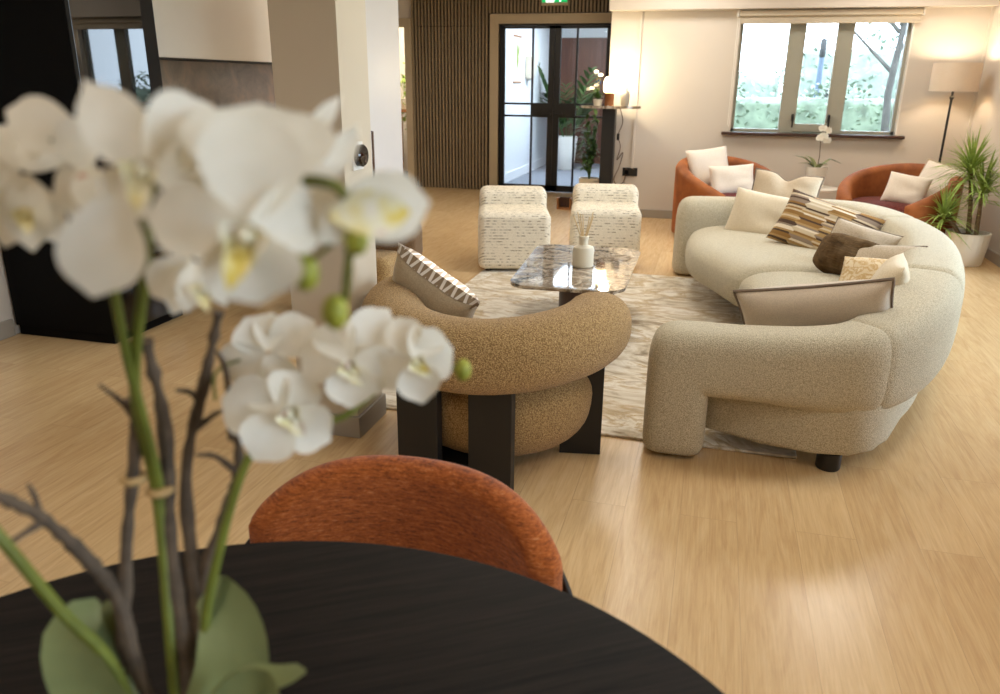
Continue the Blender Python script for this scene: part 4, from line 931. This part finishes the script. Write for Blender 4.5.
for q, w in (([(165, 760, .76), (100, 700, .735), (72, 640, .72), (98, 600, .715)], .050), ([(190, 760, .745), (232, 680, .71), (232, 620, .705), (206, 578, .71)], .058), ([(185, 745, .72), (235, 690, .68), (275, 683, .665), (306, 672, .655)], .036), ([(160, 750, .755), (118, 690, .74), (108, 640, .735), (110, 600, .735)], .034), ([(215, 760, .70), (240, 715, .66), (262, 690, .645), (280, 700, .63)], .05)):
    P = spline([tuple(p) for p in path(*q)], 6)
    obj('leaf', leaf_blade([tuple(p) for p in P], w, 16, .3, wid=lambda s: max(.05, min(1, (.35+1.1*math.sin(PI*min(1, s*.93+.04))**.7)/1.42)) if s < .98 else .12, up=uC if w > .04 else Vector((0, 0, 1))), M['orchid_leaf'], t, world=True)
def petal_to(g, p0, p1, w, cup=.22, tip=.5, curl=0):
    p0 = Vector(p0); p1 = Vector(p1); y = p1-p0; ln = y.length; y.normalize(); mid = (p0+p1)/2; z = (Vector((0, 0, CH))-mid); z = (z-y*z.dot(y)).normalized(); x = y.cross(z)
    Mx = Matrix((x, y, z)).transposed().to_4x4(); Mx.translation = p0
    return g.join(petal(ln, w, cup, 10, 8, tip, curl=curl).xf(Mx))
FLW = [((245, 228), .370, [(257, 112, 92, .02, .5), (140, 216, 64, .01, .5), (322, 212, 66, .02, .5), (258, 305, 86, .0, .5), (222, 296, 50, .01, .55)], (245, 240, 56)),
       ((262, 196), .405, [(258, 102, 130, .02, .5), (318, 150, 50, .03, .5)], None),
       ((150, 176), .41, [(80, 75, 54, .03, .65), (212, 104, 74, .03, .5), (104, 206, 46, .0, .5), (92, 301, 66, .0, .42, (114, 196)), (225, 172, 60, .02, .5)], (143, 176, 40)),
       ((88, 146), .51, [(0, 108, 44, .02, .45), (52, 148, 40, -.01, .5, (98, 138)), (66, 204, 28, .01, .5)], None),
       ((88, 166), .49, [(78, 222, 42, .0, .45), (101, 217, 34, -.02, .5)], ((92, 168), (82, 216), 26)),
       ((22, 172), .53, [(-30, 190, 54, .01, .5), (48, 134, 42, .02, .5), (33, 252, 32, -.01, .5), (4, 249, 32, .0, .5), (60, 244, 28, .01, .5), (12, 126, 46, .02, .5)], (28, 216, 22)),
       ((196, 260), .50, [(150, 297, 42, .01, .5), (172, 315, 26, .0, .5), (206, 245, 26, .02, .5), (228, 309, 14, .0, .5), (186, 313, 22, -.01, .5)], (203, 290, 24)),
       ((308, 172), .43, [(345, 91, 17, .02, .65, (300, 146)), (360, 120, 24, .03, .65, (324, 184)), (330, 246, 50, .01, .5), (284, 126, 46, .03, .5)], None),
       ((326, 212), .385, [(429, 203, 66, .02, .45), (424, 186, 40, .03, .5), (346, 245, 26, .0, .5)], ((330, 214), (412, 212), 44)),
       ((268, 352), .635, [(245, 317, 44, .0, .5), (315, 321, 42, .0, .5), (221, 376, 44, .01, .5), (288, 396, 36, .01, .5), (272, 312, 30, .01, .5)], None),
       ((283, 413), .60, [(220, 398, 56, .01, .5), (302, 372, 50, .01, .5), (331, 441, 46, .0, .5), (254, 461, 50, -.01, .5), (262, 384, 40, .015, .5)], (290, 414, 30)),
       ((350, 362), .605, [(390, 307, 46, .01, .5), (299, 350, 54, .01, .5), (352, 409, 46, -.01, .5), (395, 376, 46, .0, .5), (324, 318, 40, .015, .5)], (348, 367, 26)),
       ((414, 360), .598, [(397, 317, 36, .01, .5), (454, 349, 50, .0, .5), (423, 404, 40, -.01, .5), (371, 378, 38, .01, .5), (432, 330, 36, .01, .5)], (416, 363, 24))]
Ri = orc.matrix_basis.inverted()
for i, (c, d_, pets, lp) in enumerate(FLW):
    g = G(); p0 = at(*c, d_)
    for q, (tx, ty, w, dd, tp, *bs) in enumerate(pets):
        b = bs[0] if bs else (c[0]+(tx-c[0])*.04, c[1]+(ty-c[1])*.04)
        petal_to(g, at(*b, d_-.002*q), at(tx, ty, d_+dd), w*d_/FPX*1.08, .2+.05*(q % 3), tp, .05*((q*3+i) % 4)-.05)
    f = obj('flower', g, M['petal'], t, world=True, auto=70)
    if lp and not isinstance(lp[0], tuple):
        sz = lp[2]*d_/FPX/.26; obj('lip', lip_geo(sz).xf(Ri @ aim(at(lp[0], lp[1], d_-.008), uC+CR*.25+CD*.15, 5*i-20)), M['lip'], f, auto=60)
    elif lp:
        g = G(); petal_to(g, at(*lp[0], d_-.006), at(*lp[1], d_-.004), lp[2]*d_/FPX, .3, .5, .05); obj('lip', g.xf(Ri), M['lip'], f, auto=60)
for px, py, d_, r in ((305, 272, .40, .0072), (335, 312, .41, .007), (357, 240, .385, .0058), (463, 370, .61, .0068), (437, 338, .61, .0042), (447, 354, .61, .004)):
    p = at(px, py, d_); obj('bud', G().sph(p, (r, r, r*1.35), 16, 10), M['bud'], t, world=True)
rod('stem', path((349, 218, .389), (330, 245, .393), (308, 262, .398)), .0016, .0013, st, 6)
rod('stem', path((346, 290, .408), (340, 300, .409), (336, 306, .41)), .0016, .0013, st, 6)
rod('stem', path((425, 366, .617), (434, 352, .613), (437, 340, .61)), .0012, .001, st, 6)
rod('stem', path((300, 418, .63), (285, 400, .625), (280, 412, .615)), .0014, .001, st, 6)
rod('stem', path((215, 400, .63), (218, 370, .635), (266, 352, .64)), .0014, .001, st, 6)
# ================================================================== light
W = bpy.data.worlds.new('overcast sky'); S.world = W; W.use_nodes = True; nt = W.node_tree; nt.nodes.clear()
bg = nt.nodes.new('ShaderNodeBackground'); bg.inputs[0].default_value = (.68, .84, 1.0, 1); bg.inputs[1].default_value = 9.5
ow = nt.nodes.new('ShaderNodeOutputWorld'); nt.links.new(bg.outputs[0], ow.inputs[0])
def area(name, loc, rot, sx, sy, power, col, portal=False, shape='RECTANGLE', spread=180):
    l = bpy.data.lights.new(name, 'AREA'); l.shape = shape; l.size = sx; l.size_y = sy; l.energy = power; l.color = col; l.spread = math.radians(spread)
    if portal: l.cycles.is_portal = True
    o = bpy.data.objects.new(name, l); COL.objects.link(o); o.location = loc; o.rotation_euler = rot; return o
area('window_portal', (.93, 8.95, 1.54), (-PI/2, 0, 0), 1.6, 1.2, 1, (1, 1, 1), True)
area('side_portal', (2.56, 5.15, 1.21), (0, PI/2, 0), 2.3, 3.5, 1, (1, 1, 1), True)
area('near_portal', (2.56, .3, 1.5), (0, PI/2, 0), 1.22, 2.4, 1, (1, 1, 1), True)
WARM = (1, .95, .87)
for x, y, p in ((-2.6, .6, 9), (-.6, -.6, 10), (1.2, 1.2, 14), (-2.6, 3.0, 4), (-.6, 3.2, 10), (1.2, 3.4, 16), (-2.4, 5.6, 10), (-.6, 5.6, 18), (1.2, 5.8, 18), (-2.6, 8.2, 16), (-.4, 7.9, 16), (1.4, 7.9, 12)):
    area('ceiling_fill', (x, y, 2.585), (0, 0, 0), .6, .6, p*.9, WARM, False, 'DISK')  # unseen ceiling lights, added as wide disks for soft, even room light
def point(name, loc, p, col, r=.04):
    l = bpy.data.lights.new(name, 'POINT'); l.energy = p; l.color = col; l.shadow_soft_size = r
    o = bpy.data.objects.new(name, l); COL.objects.link(o); o.location = loc; return o
point('floor_lamp_light', (2.08, 8.42, 1.55), 12, (1, .83, .60), .05)
point('console_lamp_light', (-1.06, 8.40, 1.50), 15, (1, .84, .56), .05)
area('corridor_light', (-1.9, 12.0, 2.44), (0, 0, 0), 1.0, 2.6, 95, (.78, .88, 1.0))
area('side_room_light', (-4.5, 11.3, 2.58), (0, 0, 0), .6, .6, 45, (1, .9, .7))
S.view_settings.view_transform = 'Standard'; S.view_settings.look = 'None'; S.view_settings.gamma = 1; S.view_settings.use_curve_mapping = False
S.view_settings.exposure = .28
S.cycles.max_bounces = 8; S.cycles.diffuse_bounces = 4; S.cycles.glossy_bounces = 4; S.cycles.transparent_max_bounces = 12
S.cycles.sample_clamp_indirect = 6; S.cycles.caustics_reflective = False; S.cycles.caustics_refractive = False; S.cycles.use_denoising = True

# second level: pieces of a part hang under that part
def base_name(o): return o.name.split('.')[0]
def centre(o):
    v = [Vector(c) for c in o.bound_box]; return sum(v, Vector())/8
for child, part in (('oven_handle', 'oven_door'), ('bar_handle', 'door'), ('soil', 'pot'), ('moss', 'pot'), ('bulb', 'bulb_holder'), ('shade_spider', 'lamp_shade'), ('door_symbol', 'green_panel'),
                    ('running_figure', 'green_panel'), ('arrow', 'green_panel'), ('leaf_drawing', 'print'), ('dial', 'wall_plate'), ('lock_rail', 'door_leaf'), ('pull_handle', 'door_leaf')):
    for o in [q for q in COL.objects if base_name(q) == child and q.parent is not None]:
        sib = [q for q in o.parent.children if base_name(q) == part]
        if sib: o.parent = min(sib, key=lambda q: (centre(q)-centre(o)).length)
